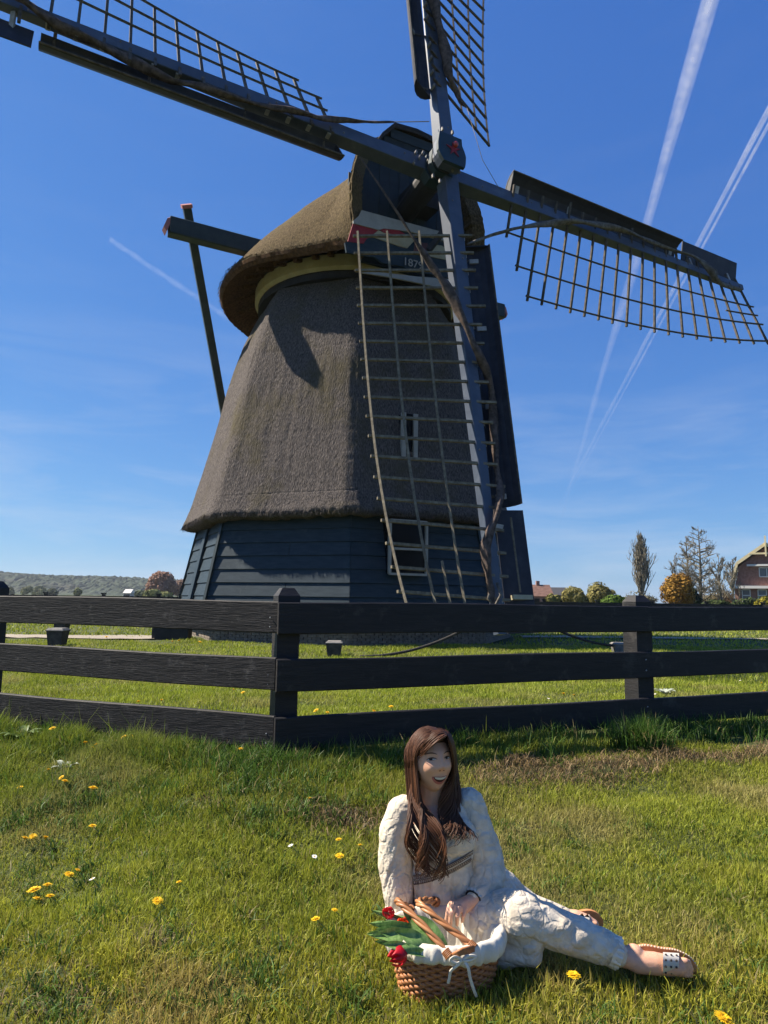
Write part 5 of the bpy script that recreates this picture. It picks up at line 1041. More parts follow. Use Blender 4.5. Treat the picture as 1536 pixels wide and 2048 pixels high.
# hair: scalp cap and locks
m_hair = mat('brown_hair', (0.028, 0.012, 0.007), (0.105, 0.043, 0.02), scale=5, rough=0.5, bump=0.0, spec=0.28, attr='tint', coat=0.0)
capm = MB(); P = []
for t_ in np.linspace(-0.55, 1.0, 26):
    row_ = []
    for a in np.linspace(0, 2 * math.pi, 49)[:-1]:
        zz_ = t_; cs = math.sqrt(max(0, 1 - zz_ * zz_)); nx_, ny_ = cs * math.cos(a), cs * math.sin(a); lift = 1.0
        zcut = zz_
        if ny_ < 0: zcut = max(zz_, 0.50 - 0.62 * abs(nx_) ** 1.3 * 0 + (0.10 if nx_ > 0 else 0.0)) if ny_ < -0.35 else zz_
        cs2 = math.sqrt(max(0, 1 - zcut * zcut)); row_.append(hw(0.0755 * cs2 * math.cos(a), 0.096 * cs2 * math.sin(a) + 0.004, 0.121 * zcut))
    P.append(row_)
o = capm.grid(np.array(P).transpose(1, 0, 2), closeu=True); 
nv = o.n; oc = raw_mesh('hair_cap', o.verts() - WLOC[person.name], np.array(o.F).ravel(), np.full(len(o.F), 4), m_hair, person, colors=np.full((nv, 3), 0.75), sm=True)
GL_o = [(884, 1459, 2.47), (853, 1464, 2.455), (834, 1494, 2.46), (824, 1545, 2.47), (818, 1595, 2.44), (821, 1645, 2.365), (824, 1690, 2.355), (830, 1732, 2.36), (848, 1752, 2.36)]
GL_i = [(893, 1468, 2.385), (882, 1476, 2.352), (856, 1493, 2.375), (834, 1530, 2.44), (838, 1572, 2.44), (853, 1615, 2.40), (872, 1660, 2.335), (880, 1712, 2.335), (890, 1762, 2.365)]
GR_o = [(888, 1460, 2.47), (902, 1474, 2.47), (911, 1508, 2.475), (914, 1550, 2.465), (915, 1592, 2.45), (914, 1630, 2.42), (917, 1655, 2.375), (936, 1678, 2.355)]
GR_i = [(894, 1469, 2.385), (899, 1484, 2.37), (906, 1520, 2.405), (903, 1556, 2.42), (890, 1592, 2.42), (883, 1625, 2.405), (893, 1655, 2.355), (906, 1688, 2.345)]
GB_o = [(872, 1459, 2.47), (850, 1470, 2.50), (836, 1500, 2.54), (830, 1560, 2.545), (826, 1610, 2.55), (828, 1660, 2.56)]
GB_i = [(882, 1459, 2.47), (900, 1475, 2.51), (910, 1510, 2.54), (908, 1560, 2.545), (908, 1600, 2.55), (906, 1640, 2.56)]
hr_ = random.Random(5)
def locks(go, gi, n, name, curl, r0, shortmin=0.8):
    A_ = np.array([atY(*p) for p in go]); B_ = np.array([atY(*p) for p in gi]); V_, L_, N_, Cc = [], [], [], []; off = 0
    for k in range(n):
        s_ = hr_.random(); G_ = A_ * (1 - s_) + B_ * s_; dp = hr_.gauss(0, 1) * 0.006; m_ = 34; end = hr_.uniform(shortmin, 1.0)
        t = np.linspace(0, (len(G_) - 1) * end, m_); Q = crv(G_, t); tt = t / (len(G_) - 1); ph, ph2 = hr_.uniform(0, 6.3), hr_.uniform(-.35, .35) + 9 * round(s_ * 13) / 13
        wv = curl * np.clip(tt - 0.28, 0, 1) ** 1.4; Q = Q + np.stack([wv * np.sin(ph2 + 15 * tt) + 0.005 * np.sin(ph + 6 * tt) * tt, 0.5 * wv * np.cos(ph2 + 15 * tt) + dp - 0.004 * np.sin(ph * 2 + 5 * tt) * tt, 0 * t], -1)
        Q[:, 2] += 0.004 * np.sin(ph)
        r = r0 * hr_.uniform(.6, 1.3) * np.clip(1.5 - tt / end * 1.25, 0.12, 1) * np.clip(0.35 + tt * 8, 0, 1); mb = MB().tube(Q, r, 5, cap=False, flat=0.55, up=(0, 1, 0), twist=0.03); c = 0.75 + 0.55 * hr_.random() ** 1.5
        V_.append(mb.verts()); f = np.array(mb.F); L_.append(f.ravel() + off); N_.append(np.full(len(f), 4)); off += mb.n; cc = np.full((mb.n, 3), c); cc *= (0.9 + 0.5 * np.repeat(tt, 5))[:, None]; Cc.append(cc)
    return raw_mesh(name, np.concatenate(V_) - WLOC[person.name], np.concatenate(L_), np.concatenate(N_), m_hair, person, colors=np.concatenate(Cc), sm=True)
locks(GB_o, GB_i, 70, 'hair', 0.004, 0.0075); locks(GL_o, GL_i, 420, 'hair', 0.062, 0.0030, 0.74); locks(GR_o, GR_i, 270, 'hair', 0.068, 0.0028, 0.74)
locks([(893, 1466, 2.39), (876, 1468, 2.365), (858, 1480, 2.36), (842, 1496, 2.38), (829, 1518, 2.43)], [(893, 1470, 2.38), (884, 1477, 2.35), (868, 1489, 2.345), (850, 1503, 2.365), (832, 1520, 2.42)], 34, 'hair', 0.0, 0.0034)

def crown_locks(n, sgn, r0):
    V_, L_, N_, Cc = [], [], [], []; off = 0
    for k in range(n):
        t = hr_.random() ** 0.9; py_ = -0.084 + 0.155 * t; pz_ = math.sqrt(max(0.02, 1 - (py_ / 0.112) ** 2 - 0.06)) * 0.117; px_ = 0.020 * (1 - 0.6 * t)
        m_ = 22; Q = []
        for q in np.linspace(0, 1, m_):
            if q < 0.6:
                a = q / 0.6 * math.radians(98); cx, cz = math.cos(math.radians(90) - a), math.sin(math.radians(90) - a); rx = 0.074 + 0.003 * hr_.random(); X_ = px_ * (1 - q / 0.6) + sgn * rx * cx; Z_ = pz_ * (cz if cz > 0 else cz * .4) ; Y_ = py_ * (1 - 0.25 * q)
            else: X_ = sgn * (0.0745 - 0.006 * (q - .6)); Z_ = -0.012 - (q - 0.6) * 0.32; Y_ = py_ * (0.85 - 0.1 * q) + 0.02 * q
            if t < 0.22 and q > 0.1: Y_ = py_ * (1 - 0.5 * smooth(0.1, 0.7, q))
            Q.append(hw(X_, Y_ + 0.006, Z_))
        Q = np.array(Q) + np.array([0.0015, 0.0015, 0.0015]) * hr_.gauss(0, 1); mb = MB().tube(Q, r0 * hr_.uniform(.6, 1.2), 5, cap=False, flat=0.5, up=(0, 1, 0)); c = 0.7 + 0.6 * hr_.random() ** 1.5
        V_.append(mb.verts()); f = np.array(mb.F); L_.append(f.ravel() + off); N_.append(np.full(len(f), 4)); off += mb.n; Cc.append(np.full((mb.n, 3), c))
    return raw_mesh('hair', np.concatenate(V_) - WLOC[person.name], np.concatenate(L_), np.concatenate(N_), m_hair, person, colors=np.concatenate(Cc), sm=True)
crown_locks(260, -1, 0.0024); crown_locks(190, 1, 0.0024)

# sandals
m_leather = mat('tan_leather', (0.46, 0.20, 0.08), (0.56, 0.26, 0.11), scale=20, rough=0.6); m_strapw = mat('white_leather', (0.46, 0.43, 0.38), (0.56, 0.52, 0.46), scale=20, rough=0.6); m_stud = mat('dark_stud', (0.08, 0.06, 0.05), rough=0.3, metal=0.5); m_bead = mat('pale_beads', (0.60, 0.52, 0.40), rough=0.5)
def sole(outline, Y, th, name, tiltY=0.0):
    P = [atY(a, b, Y + tiltY * (b - outline[0][1])) for a, b in outline]; k = len(P); t = np.linspace(0, k, 60)[:-1]; Q = crv(np.array(P + P[:3]), t); 
    MB().prism(Q, V3(0, th, 0)).build(name, m_leather, person); return Q
o1 = [(1263, 1916), (1268, 1900), (1290, 1892), (1325, 1898), (1354, 1902), (1382, 1917), (1398, 1944), (1386, 1956), (1350, 1951), (1310, 1948), (1275, 1938)]
Q = sole(o1, 2.312, 0.016, 'sandal_sole')
for q in Q[::1]: MB().sphere(q + V3(0, .004, 0), 0.0036, 6, 4).build('sole_bead', m_bead, person)
P = []
for s_ in np.linspace(0, 1, 12):
    a = math.pi * (0.02 + 0.96 * s_); P.append([atY(1326 + 32 * t_ , 1929 - math.cos(a) * 25 + 2 * t_, 2.292 - 0.054 * math.sin(a) ** .8 + 0.012 * t_) for t_ in np.linspace(0, 1, 7)])
P = np.array(P); MB().grid(P).build('sandal_strap', m_strapw, person, sm=True)
for i in (2, 4, 6, 8, 10):
    for j in (1, 3, 5): MB().sphere(P[i, j] - V3(0, .002, 0), 0.0036 if (i + j) % 2 else 0.0028, 6, 4).build('stud', m_stud, person)
o2 = [(1146, 1834), (1152, 1826), (1175, 1821), (1194, 1826), (1206, 1840), (1205, 1853), (1194, 1859), (1172, 1853), (1155, 1846)]
Q2 = sole(o2, 2.635, 0.014, 'sandal_sole')
P2 = []
for s_ in np.linspace(0, 1, 9): a = math.pi * s_; P2.append([atY(1158 + 21 * t_, 1840 - math.cos(a) * 14 + 3 * t_, 2.62 - 0.05 * math.sin(a)) for t_ in np.linspace(0, 1, 5)])
P2 = np.array(P2); MB().grid(P2).build('sandal_strap', m_strapw, person, sm=True)
for i in (2, 4, 6): 
    for j in (1, 3): MB().box(P2[i, j] - V3(0, .002, 0), V3(.005, 0, .004), V3(0, .002, 0), V3(-.003, 0, .004)).build('stud', m_stud, person)
# ------------------------------------------------------------------ wicker basket with its cloth
BC = onplane(891, 1862, (0, 0, 0.095), (0, 0, 1)); BC = V3(BC[0], 2.275, 0); RZ = 0.092; BZ = float(gz(BC[0], BC[1])) + 0.006
basket = empty('wicker_basket', V3(BC[0], BC[1], BZ), 'oval brown wicker basket with white cloth lining holding red tulips', 'basket')
m_wick = mat('willow', (0.28, 0.105, 0.036), (0.46, 0.19, 0.07), scale=18, rough=0.5, bump=0.15, bscale=60, spec=0.4, c3=(0.13, 0.05, 0.02), c3amt=0.3, c3scale=9)
m_wickl = mat('willow_handle', (0.30, 0.12, 0.045), (0.46, 0.21, 0.085), scale=18, rough=0.42, spec=0.45)
m_linen = mat('white_linen', (0.60, 0.55, 0.46), (0.70, 0.65, 0.55), scale=24, rough=0.9, bump=0.35, bscale=55, bdist=0.004, spec=0.1)
RA, RBy = 0.168, 0.132
def ell(a, t, off=0.0):                                     # t 0 bottom, 1 rim
    k = 0.80 + 0.20 * t ** 0.8; return V3(BC[0] + (RA * k + off) * math.cos(a), BC[1] + (RBy * k + off) * math.sin(a), BZ + (RZ - BZ) * t)
NS = 44; mb = MB(); rows = 17
for r in range(rows):
    t = (r + 0.5) / rows * 0.98; P = []
    for k in range(NS * 4):
        a = 2 * math.pi * k / (NS * 4); s = math.sin(a * NS / 2 + math.pi * (r % 2)); P.append(ell(a, t, 0.0048 * s) + V3(0, 0, 0.0008 * math.sin(a * 7 + r * 2)))
    P = np.array(P + P[:1]); mb.tube(P, 0.0058, 6, cap=False)
w_ = mb.build('wicker_weave', m_wick, basket, sm=True); w_['kind'] = 'stuff'
mb = MB()
for k in range(NS): a = 2 * math.pi * (k + 0.0) / NS; mb.tube([ell(a, t) for t in np.linspace(0, 1, 5)], 0.0042, 5)
w_ = mb.build('wicker_stakes', m_wick, basket, sm=True); w_['kind'] = 'stuff'
for j, (t, r_) in enumerate(((0.0, 0.009), (1.0, 0.009))):
    for s_ in (0, 1):
        P = [ell(2 * math.pi * k / 160, t, 0.006 * math.sin(k * 0.5 + s_ * math.pi)) + V3(0, 0, 0.006 * math.cos(k * 0.5 + s_ * math.pi)) for k in range(161)]; MB().tube(P, r_ * 0.7, 6, cap=False).build('braided_border', m_wick, basket, sm=True)
MB().grid([[V3(BC[0] + RA * .8 * q * math.cos(a), BC[1] + RBy * .8 * q * math.sin(a), BZ + 0.008) for q in (0.02, 0.5, 1)] for a in np.linspace(0, 2 * math.pi, 41)[:-1]], closeu=True).build('basket_floor', m_wick, basket)
P = []
for k in range(160):
    a = 2 * math.pi * k / 160; ru = 0.0022 * math.sin(a * 23) + 0.003 * math.sin(a * 9 + 1) + 0.002 * math.sin(a * 41); row_ = []
    for t_, off in ((0.12, -0.05), (0.2, -0.028), (0.5, -0.022), (0.8, -0.019), (1.02, -0.014)): row_.append(ell(a, t_, off - abs(ru) * 0.9))
    for dz, off in ((0.014, -0.002), (0.016, 0.006), (0.010, 0.015), (-0.005, 0.021), (-0.018, 0.022), (-0.030, 0.020), (-0.037, 0.013), (-0.041, 0.008)):
        q = ell(a, 1.0, off + ru * (1.4 if dz < 0 else 0.6)); q[2] = RZ + dz + 0.005 * math.sin(a * 3 + 0.6) * (dz < -0.03) + 0.002 * math.sin(a * 31) * (dz < -.03); row_.append(q)
    P.append(row_)
MB().grid(P, closeu=True).build('cloth_lining', m_linen, basket, sm=True)
MB().grid([[V3(BC[0] + (RA * .8 - .04) * q * math.cos(a), BC[1] + (RBy * .8 - .04) * q * math.sin(a), BZ + 0.035) for q in (0.02, 0.6, 1.1)] for a in np.linspace(0, 2 * math.pi, 41)[:-1]], closeu=True).build('cloth_floor', m_linen, basket)
# drawstring bow on the front
bw = atY(925, 1921, 2.125)
def tape(pts, w_, name='drawstring_tape'):
    P = np.array([atY(*p) for p in pts]); Q = crv(P, np.linspace(0, len(P) - 1, len(P) * 6)); MB().tube(Q, w_, 6, flat=0.25, up=(0, 1, 0)).build(name, m_linen, basket, sm=True)
tape([(925, 1921, 2.122), (914, 1932, 2.115), (902, 1942, 2.118), (899, 1955, 2.125), (896, 1967, 2.13)], 0.0042); tape([(926, 1921, 2.122), (936, 1935, 2.112), (940, 1955, 2.115), (946, 1975, 2.12), (953, 1994, 2.13)], 0.0046)
tape([(925, 1921, 2.12), (910, 1914, 2.112), (901, 1921, 2.112), (913, 1927, 2.115), (925, 1922, 2.118)], 0.0048); tape([(926, 1921, 2.12), (940, 1912, 2.115), (952, 1915, 2.12), (940, 1922, 2.116), (926, 1922, 2.118)], 0.0048)
# folding handles
def handle(pts, rr=0.0056):
    Pq = np.array([atY(*p) for p in pts]); t = np.linspace(0, len(Pq) - 1, 70); Q = crv(Pq, t); T = np.gradient(Q, axis=0); h_ = sub_empty('folding_handle', basket)
    d, s, u = frame(T[0])
    for st_ in range(3):
        W_ = []; s2 = s.copy()
        for i in range(len(Q)):
            tt = nrm(T[i]); s2 = nrm(s2 - tt * np.dot(s2, tt)); u2 = np.cross(s2, tt); a = st_ * 2 * math.pi / 3 + i * 0.27; W_.append(Q[i] + rr * 0.95 * (math.cos(a) * s2 + math.sin(a) * u2))
        MB().tube(W_, rr, 6).build('twisted_rod', m_wickl, h_, sm=True)
    for i in (3, len(Q) - 4):
        for k in range(5): MB().tube([Q[i] + nrm(T[i]) * 0.0042 * (k - 2) + 0.0125 * (math.cos(a) * nrm(np.cross(T[i], (0, 0, 1))) + math.sin(a) * nrm(np.cross(T[i], np.cross(T[i], (0, 0, 1))))) for a in np.linspace(0, 2 * math.pi, 14)], 0.0024, 5).build('binding', m_wick, h_, sm=True)
    for i in (0, -1): MB().tube([Q[i] + 0.011 * V3(math.cos(a), 0, math.sin(a)) for a in np.linspace(0, 2 * math.pi, 18)], 0.0026, 6).build('metal_ring', m_brk, h_, sm=True)
handle([(899, 1913, 2.128), (880, 1888, 2.15), (845, 1850, 2.19), (812, 1818, 2.235), (796, 1804, 2.27), (797, 1803, 2.31), (812, 1812, 2.36), (826, 1823, 2.40)])
handle([(949, 1897, 2.15), (925, 1876, 2.17), (885, 1846, 2.20), (852, 1818, 2.235), (836, 1805, 2.28), (846, 1800, 2.34), (862, 1801, 2.38), (873, 1804, 2.405)])
for k in range(4): MB().tube([atY(902, 1912 - 1.5 * k + 3, 2.124), atY(925, 1903 - 3 * k + 4, 2.118), atY(948, 1896 - 3 * k + 6, 2.14)], 0.0042, 6).build('hinge_rod', m_wick, basket, sm=True)

# ------------------------------------------------------------------ tulips
m_petal = mat('tulip_red', (0.42, 0.006, 0.016), (0.62, 0.018, 0.03), scale=30, stretch=(1, 1, .3), rough=0.42, transl=0.15, spec=0.3)
m_petalo = mat('tulip_orange_red', (0.60, 0.05, 0.015), (0.74, 0.10, 0.02), scale=30, rough=0.45, transl=0.15)
m_tleaf = mat('tulip_leaf', (0.09, 0.19, 0.045), (0.22, 0.34, 0.11), scale=20, stretch=(6, 6, 1), rough=0.38, transl=0.2, spec=0.5)
m_stem = mat('flower_stem', (0.10, 0.16, 0.045), (0.16, 0.22, 0.07), scale=14, rough=0.6)
def tulip(px, py, Y, root, size, dirpx, label, leaves_, m=m_petal, seed=0):
    c = atY(px, py, Y); rt = atY(*root); o = empty('tulip', rt, label, 'tulip', 'tulips lying in the basket'); r_ = random.Random(seed)
    ax_ = nrm(atY(px + dirpx[0], py + dirpx[1], Y + dirpx[2]) - c); d, s, u = frame(ax_); L_ = size
    MB().tube(crv(np.array([rt, (rt + c) / 2 + V3(0, 0, .02), c - ax_ * L_ * .7, c - ax_ * L_ * 0.45]), np.linspace(0, 3, 18)), 0.0038, 6).build('stem', m_stem, o, sm=True)
    for k in range(6):
        a0 = k * math.pi / 3 + r_.uniform(-.1, .1); inner = k % 2; P = []
        opn = r_.uniform(0.85, 1.1)
        for t_ in np.linspace(0, 1, 9):
            rad = L_ * 0.42 * math.sin(math.pi * (0.06 + 0.80 * t_)) ** 0.8 * (0.9 if inner else 1.0) * opn; half = 0.62 * (math.sin(math.pi * (0.1 + 0.88 * t_)) ** 0.6); row_ = []
            for w_ in np.linspace(-1, 1, 7):
                a = a0 + half * w_; rr = rad * (1 - 0.07 * w_ * w_ * (1 if inner else -0.4)); row_.append(c + ax_ * (L_ * (t_ - 0.48) - 0.12 * L_ * t_ * abs(w_) ** 2) + rr * (math.cos(a) * s + math.sin(a) * u))
            P.append(row_)
        MB().grid(P).build('petal', m, o, sm=True)
    for lf in leaves_:
        (pa, pb, pc_), wd = lf[:3], lf[3]; A_, B_, C3 = atY(*pa), atY(*pb), atY(*pc_); P = []
        for t_ in np.linspace(0, 1, 16):
            q = (1 - t_) ** 2 * A_ + 2 * t_ * (1 - t_) * B_ + t_ ** 2 * C3; tg = nrm(2 * (1 - t_) * (B_ - A_) + 2 * t_ * (C3 - B_)); sd_ = nrm(np.cross(tg, nrm(CAM - q) + V3(0.2 * math.sin(seed + 3), 0, .35))); nn = np.cross(sd_, tg); hw_ = wd * (math.sin(math.pi * (0.16 + 0.84 * t_)) ** 0.75) * (1 - 0.12 * math.sin(9 * t_ + seed) * t_)
            P.append([q + sd_ * hw_ * w_ + nn * (-0.35 * hw_ * (1 - w_ * w_) + 0.004 * math.sin(7 * t_ + 3 * w_ + seed)) for w_ in np.linspace(-1, 1, 7)])
        MB().grid(P).build('leaf', m_tleaf, o, sm=True)
R0 = (872, 1895, 2.22)
tulip(778, 1826, 2.315, (862, 1880, 2.30), 0.046, (-9, -6, -.02), 'crumpled red tulip highest in the bunch, next to the sleeve cuff', [((855, 1880, 2.30), (800, 1838, 2.31), (742, 1820, 2.33), 0.014), ((850, 1876, 2.30), (800, 1850, 2.30), (738, 1846, 2.30), 0.019), ((830, 1870, 2.31), (768, 1840, 2.34), (753, 1806, 2.36), 0.010)], seed=1)
tulip(806, 1846, 2.285, (868, 1886, 2.27), 0.040, (-8, -8, -.03), 'small orange red tulip just below the upper twisted handle', [((868, 1890, 2.28), (838, 1840, 2.27), (806, 1824, 2.29), 0.021), ((860, 1885, 2.26), (812, 1858, 2.25), (764, 1842, 2.26), 0.022)], m_petalo, seed=2)
tulip(785, 1840, 2.325, (866, 1886, 2.31), 0.030, (-8, -3, 0), 'orange tulip bud peeping out between two red ones', [((856, 1884, 2.26), (800, 1866, 2.24), (733, 1868, 2.25), 0.022)], m_petalo, seed=3)
tulip(796, 1879, 2.205, (872, 1902, 2.20), 0.042, (-10, 1, -.01), 'dark red tulip half hidden by leaves, above the lowest one', [((868, 1904, 2.19), (820, 1870, 2.18), (752, 1858, 2.20), 0.026), ((868, 1904, 2.18), (822, 1880, 2.17), (750, 1884, 2.19), 0.022)], seed=4)
tulip(797, 1912, 2.125, (870, 1912, 2.16), 0.060, (-9, 3, -.01), 'largest bright red tulip hanging lowest over the white basket rim', [((886, 1912, 2.16), (862, 1862, 2.15), (818, 1832, 2.22), 0.036), ((850, 1908, 2.135), (806, 1890, 2.12), (764, 1888, 2.13), 0.014), ((862, 1896, 2.19), (815, 1862, 2.17), (742, 1872, 2.19), 0.024), ((866, 1890, 2.22), (822, 1858, 2.20), (748, 1850, 2.22), 0.024), ((870, 1908, 2.15), (838, 1876, 2.14), (790, 1862, 2.16), 0.024)], seed=5)

# ------------------------------------------------------------------ dandelions and daisies
m_yel = mat('dandelion_yellow', (0.70, 0.42, 0.008), (0.84, 0.56, 0.015), scale=60, rough=0.7, transl=0.15); m_yelc = mat('dandelion_heart', (0.66, 0.33, 0.005), rough=0.8); m_daisy = mat('daisy_white', (0.74, 0.73, 0.70), rough=0.7)
def petals_mesh(layers, name, m):
    mb = MB(); r_ = random.Random(3)
    for n, R_, tilt, z0, w_ in layers:
        for k in range(n):
            a = 2 * math.pi * (k + r_.random() * .5) / n; d = V3(math.cos(a), math.sin(a), 0); s = V3(-math.sin(a), math.cos(a), 0); R2 = R_ * r_.uniform(.85, 1.1); tz = tilt * r_.uniform(.6, 1.4)
            mb.add([d * .1 - s * w_ * .5 + V3(0, 0, z0), d * .1 + s * w_ * .5 + V3(0, 0, z0), d * R2 * .6 + s * w_ + V3(0, 0, z0 + tz * .6), d * R2 + s * w_ * .6 + V3(0, 0, z0 + tz * .8), d * R2 - s * w_ * .6 + V3(0, 0, z0 + tz * .8), d * R2 * .6 - s * w_ + V3(0, 0, z0 + tz * .6)], [(0, 1, 2, 5), (5, 2, 3, 4)])
    me = bpy.data.meshes.new(name); me.from_pydata(mb.verts().tolist(), [], mb.F); me.materials.append(m); return me
me_bloom = petals_mesh(((26, 1.0, 0.12, 0.0, 0.10), (20, 0.78, 0.25, 0.06, 0.09), (14, 0.5, 0.32, 0.10, 0.08)), 'bloom', m_yel)
mb = MB().sphere((0, 0, 0.12), (0.32, 0.32, 0.2), 10, 6).sphere((0, 0, -0.18), (0.3, 0.3, 0.3), 8, 6); me_heart = bpy.data.meshes.new('heart'); me_heart.from_pydata(mb.verts().tolist(), [], mb.F); me_heart.materials.append(m_yelc)
mb = MB().tube([(0, 0, -1), (0.03, 0, -.5), (0, 0, 0)], 0.0022, 5); me_stem = bpy.data.meshes.new('stem'); me_stem.from_pydata(mb.verts().tolist(), [], mb.F); me_stem.materials.append(m_stem)
me_daisy = petals_mesh(((16, 1.0, 0.08, 0.0, 0.13),), 'ray_petals', m_daisy)
rf = random.Random(11)
def flower(px, py, hgt, r, label, kind='dandelion', group='dandelions in the grass'):
    p = ghit(px, py, hgt); g0 = float(gz(p[0], p[1])); h = max(0.015, p[2] - g0)
    o = empty(kind, V3(p[0], p[1], g0), label, kind, group)
    tl = (rf.uniform(-.35, .55), rf.uniform(-.45, .2), rf.uniform(0, 6))
    for nm, me_, sc in (('bloom', me_bloom if kind == 'dandelion' else me_daisy, (r, r, r)), ('heart', me_heart, (r * .9, r * .9, r * .8)), ('stem', me_stem, (1, 1, h))):
        c = bpy.data.objects.new(nm, me_); COL.objects.link(c); c.parent = o; c.location = (0, 0, h); c.scale = sc
        if nm != 'stem': c.rotation_euler = (0.35 + tl[1] if kind == 'dandelion' else .3, tl[0] * .5, tl[2])
    return o
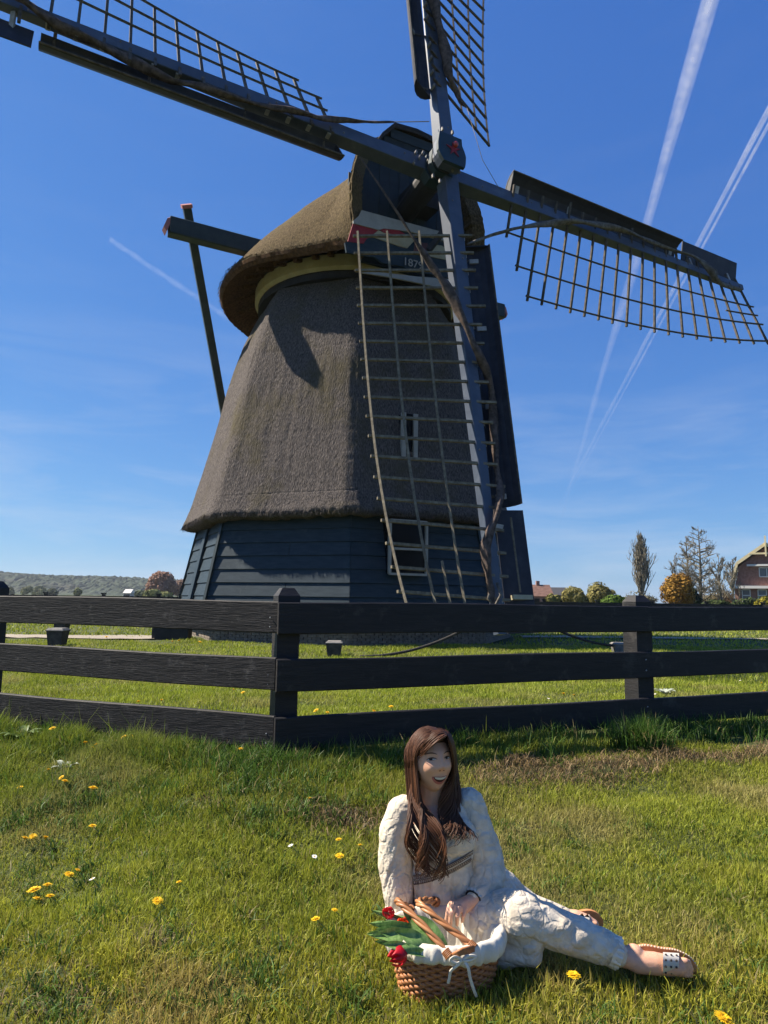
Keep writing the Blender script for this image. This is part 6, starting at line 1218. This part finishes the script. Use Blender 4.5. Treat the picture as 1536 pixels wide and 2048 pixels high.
FLW = [(105, 1457, .10, .022, 'dandelion closest under the left bottom rail, the upper left one of that group'), (139, 1475, .08, .015, 'small half open dandelion below the left rail, just right of the topmost one'),
 (171, 1485, .09, .019, 'left dandelion of the tight trio under the left bottom rail'), (185, 1496, .08, .021, 'lowest dandelion of the tight trio under the left bottom rail'), (194, 1489, .09, .018, 'right dandelion of the tight trio under the left bottom rail'),
 (248, 1474, .10, .020, 'left of the two touching dandelions right below the middle of the left bottom rail'), (262, 1473, .10, .019, 'right of the two touching dandelions right below the middle of the left bottom rail'), (230, 1482, .07, .014, 'tiny orange dandelion just left of the touching pair'),
 (481, 1498, .07, .017, 'lone dandelion near the foot of the corner post'), (40, 1575, .06, .016, 'dandelion at far left edge in the dark rough grass'), (97, 1539, .06, .014, 'small dandelion in the rough grass, left of the bigger orange pair'), (130, 1562, .06, .020, 'lower one of the orange dandelion pair in the rough grass'), (123, 1555, .07, .015, 'upper one of the orange dandelion pair in the rough grass'),
 (186, 1576, .10, .024, 'large tilted dandelion standing alone in the rough grass on the left'), (185, 1652, .05, .018, 'flat dandelion alone in the mown grass below the large tilted one'), (50, 1676, .06, .018, 'leftmost of the row of three dandelions in the mown grass'), (66, 1673, .06, .017, 'middle of the row of three dandelions in the mown grass'), (91, 1675, .06, .019, 'rightmost of the row of three dandelions in the mown grass'),
 (138, 1749, .06, .020, 'dandelion above and right of the cluster of four on the left'), (155, 1740, .06, .012, 'tiny dandelion bud beside the one above the cluster of four'), (68, 1780, .06, .025, 'largest dandelion of the cluster of four on the left'), (95, 1770, .06, .018, 'top right dandelion of the cluster of four on the left'), (100, 1792, .05, .016, 'lower right dandelion of the cluster of four on the left'), (74, 1797, .04, .017, 'lowest dandelion of the cluster of four on the left'),
 (315, 1802, .05, .019, 'dandelion alone in the middle of the left lawn'), (358, 1764, .05, .011, 'tiny dandelion above and right of the lone one in the left lawn'), (677, 1679, .06, .014, 'upper of the two dandelions left of the woman at shoulder height'), (679, 1712, .06, .019, 'lower of the two dandelions left of the woman at elbow height'), (631, 1838, .05, .016, 'dandelion low in the grass a little left of the tulips'), (669, 1820, .06, .012, 'small half shut dandelion between the tulips and the low one'),
 (618, 1596, .05, .012, 'tiny dandelion by the brown patch left of the woman'), (1147, 1951, .05, .020, 'dandelion in front of the woman’s shin'), (1447, 2037, .06, .025, 'big dandelion at the bottom right corner of the picture'), (720, 1690, .05, .011, 'tiny dandelion close to the woman’s right sleeve'),
 (277, 1403, .10, .019, 'left of the two dandelions seen between the lower left rails'), (323, 1400, .10, .019, 'right of the two dandelions seen between the lower left rails'), (467, 1379, .10, .018, 'upper left of the pair seen just under the middle left rail by the corner'), (486, 1385, .10, .020, 'right of the pair seen just under the middle left rail by the corner'),
 (632, 1421, .10, .022, 'left of the two dandelions behind the bottom rail right of the corner post'), (655, 1425, .09, .018, 'right of the two dandelions behind the bottom rail right of the corner post'), (748, 1422, .09, .020, 'flat dandelion peeping over the bottom rail above the woman’s head, left one'), (782, 1413, .11, .020, 'round dandelion standing above the bottom rail, right of the flat one'),
 (1127, 1387, .10, .024, 'fading orange dandelion in the shade behind the right fence'), (1148, 1390, .10, .020, 'orange dandelion just right of the fading one behind the right fence'), (1347, 1397, .10, .022, 'dandelion over the bottom rail right of the right fence post'), (1528, 1382, .10, .022, 'lower dandelion at the right picture edge behind the fence'), (1523, 1366, .10, .018, 'upper dandelion at the right picture edge behind the fence'),
 (213, 1274, .10, .05, 'dandelion beyond the gravel path left of the mill'), (345, 1283, .08, .045, 'left dandelion in the grass before the timber block'), (358, 1281, .08, .04, 'middle dandelion in the grass before the timber block'), (400, 1284, .08, .05, 'dandelion in front of the left end of the brick plinth')]
for f_ in FLW: flower(*f_)
for px, py, lb in ((581, 1691, 'white daisy in the lawn well left of the woman'), (629, 1713, 'white daisy left of the dandelion at elbow height'), (184, 1758, 'white daisy right of the dandelion above the cluster of four'), (1097, 1397, 'white daisy behind the bottom right rail, left of the orange dandelions'), (1240, 1401, 'white daisy just left of the right fence post above the bottom rail'), (1310, 1388, 'white daisy just right of the right fence post'), (1480, 1361, 'white daisy far right behind the fence'), (1492, 1365, 'white daisy far right behind the fence, the lower of two')):
    flower(px, py, .06, .012, lb, 'daisy', 'daisies in the grass')
# weed with broad leaves in the rough grass at left, leafy plant behind the right rails
def weed(px, py, L_, m, label, n=9, seed=0):
    p = ghit(px, py); o = empty('leafy_weed', p, label, 'weed'); r_ = random.Random(seed)
    for k in range(n):
        a = 2 * math.pi * k / n + r_.uniform(-.3, .3); d = V3(math.cos(a), math.sin(a), 0); l = L_ * r_.uniform(.7, 1.2); P = []
        for t_ in np.linspace(0, 1, 7):
            q = p + d * l * .7 * t_ + V3(0, 0, l * (0.9 * t_ - 0.55 * t_ * t_)); w_ = l * .13 * math.sin(math.pi * (0.1 + .88 * t_)); s = V3(-d[1], d[0], 0); P.append([q - s * w_ + V3(0, 0, w_ * .4), q, q + s * w_ + V3(0, 0, w_ * .4)])
        MB().grid(P).build('leaf', m, o, sm=True)
m_weed = mat('weed_leaf', (0.10, 0.16, 0.05), (0.18, 0.24, 0.09), scale=20, rough=0.5, transl=0.2); m_silver = mat('silver_leaf', (0.30, 0.34, 0.26), (0.45, 0.48, 0.40), scale=20, rough=0.6, transl=0.15)
weed(128, 1545, 0.13, m_silver, 'pale weed with bleached upright leaves in the rough grass at left', 8, 1); weed(1330, 1392, 0.16, m_silver, 'silvery leafy weed behind the rails right of the right post', 14, 2); weed(40, 1485, 0.2, m_weed, 'broad leaved weed under the rail at the left edge', 9, 3); weed(1215, 1880, 0.07, m_weed, 'small broad leaved weed between the two feet', 7, 4)
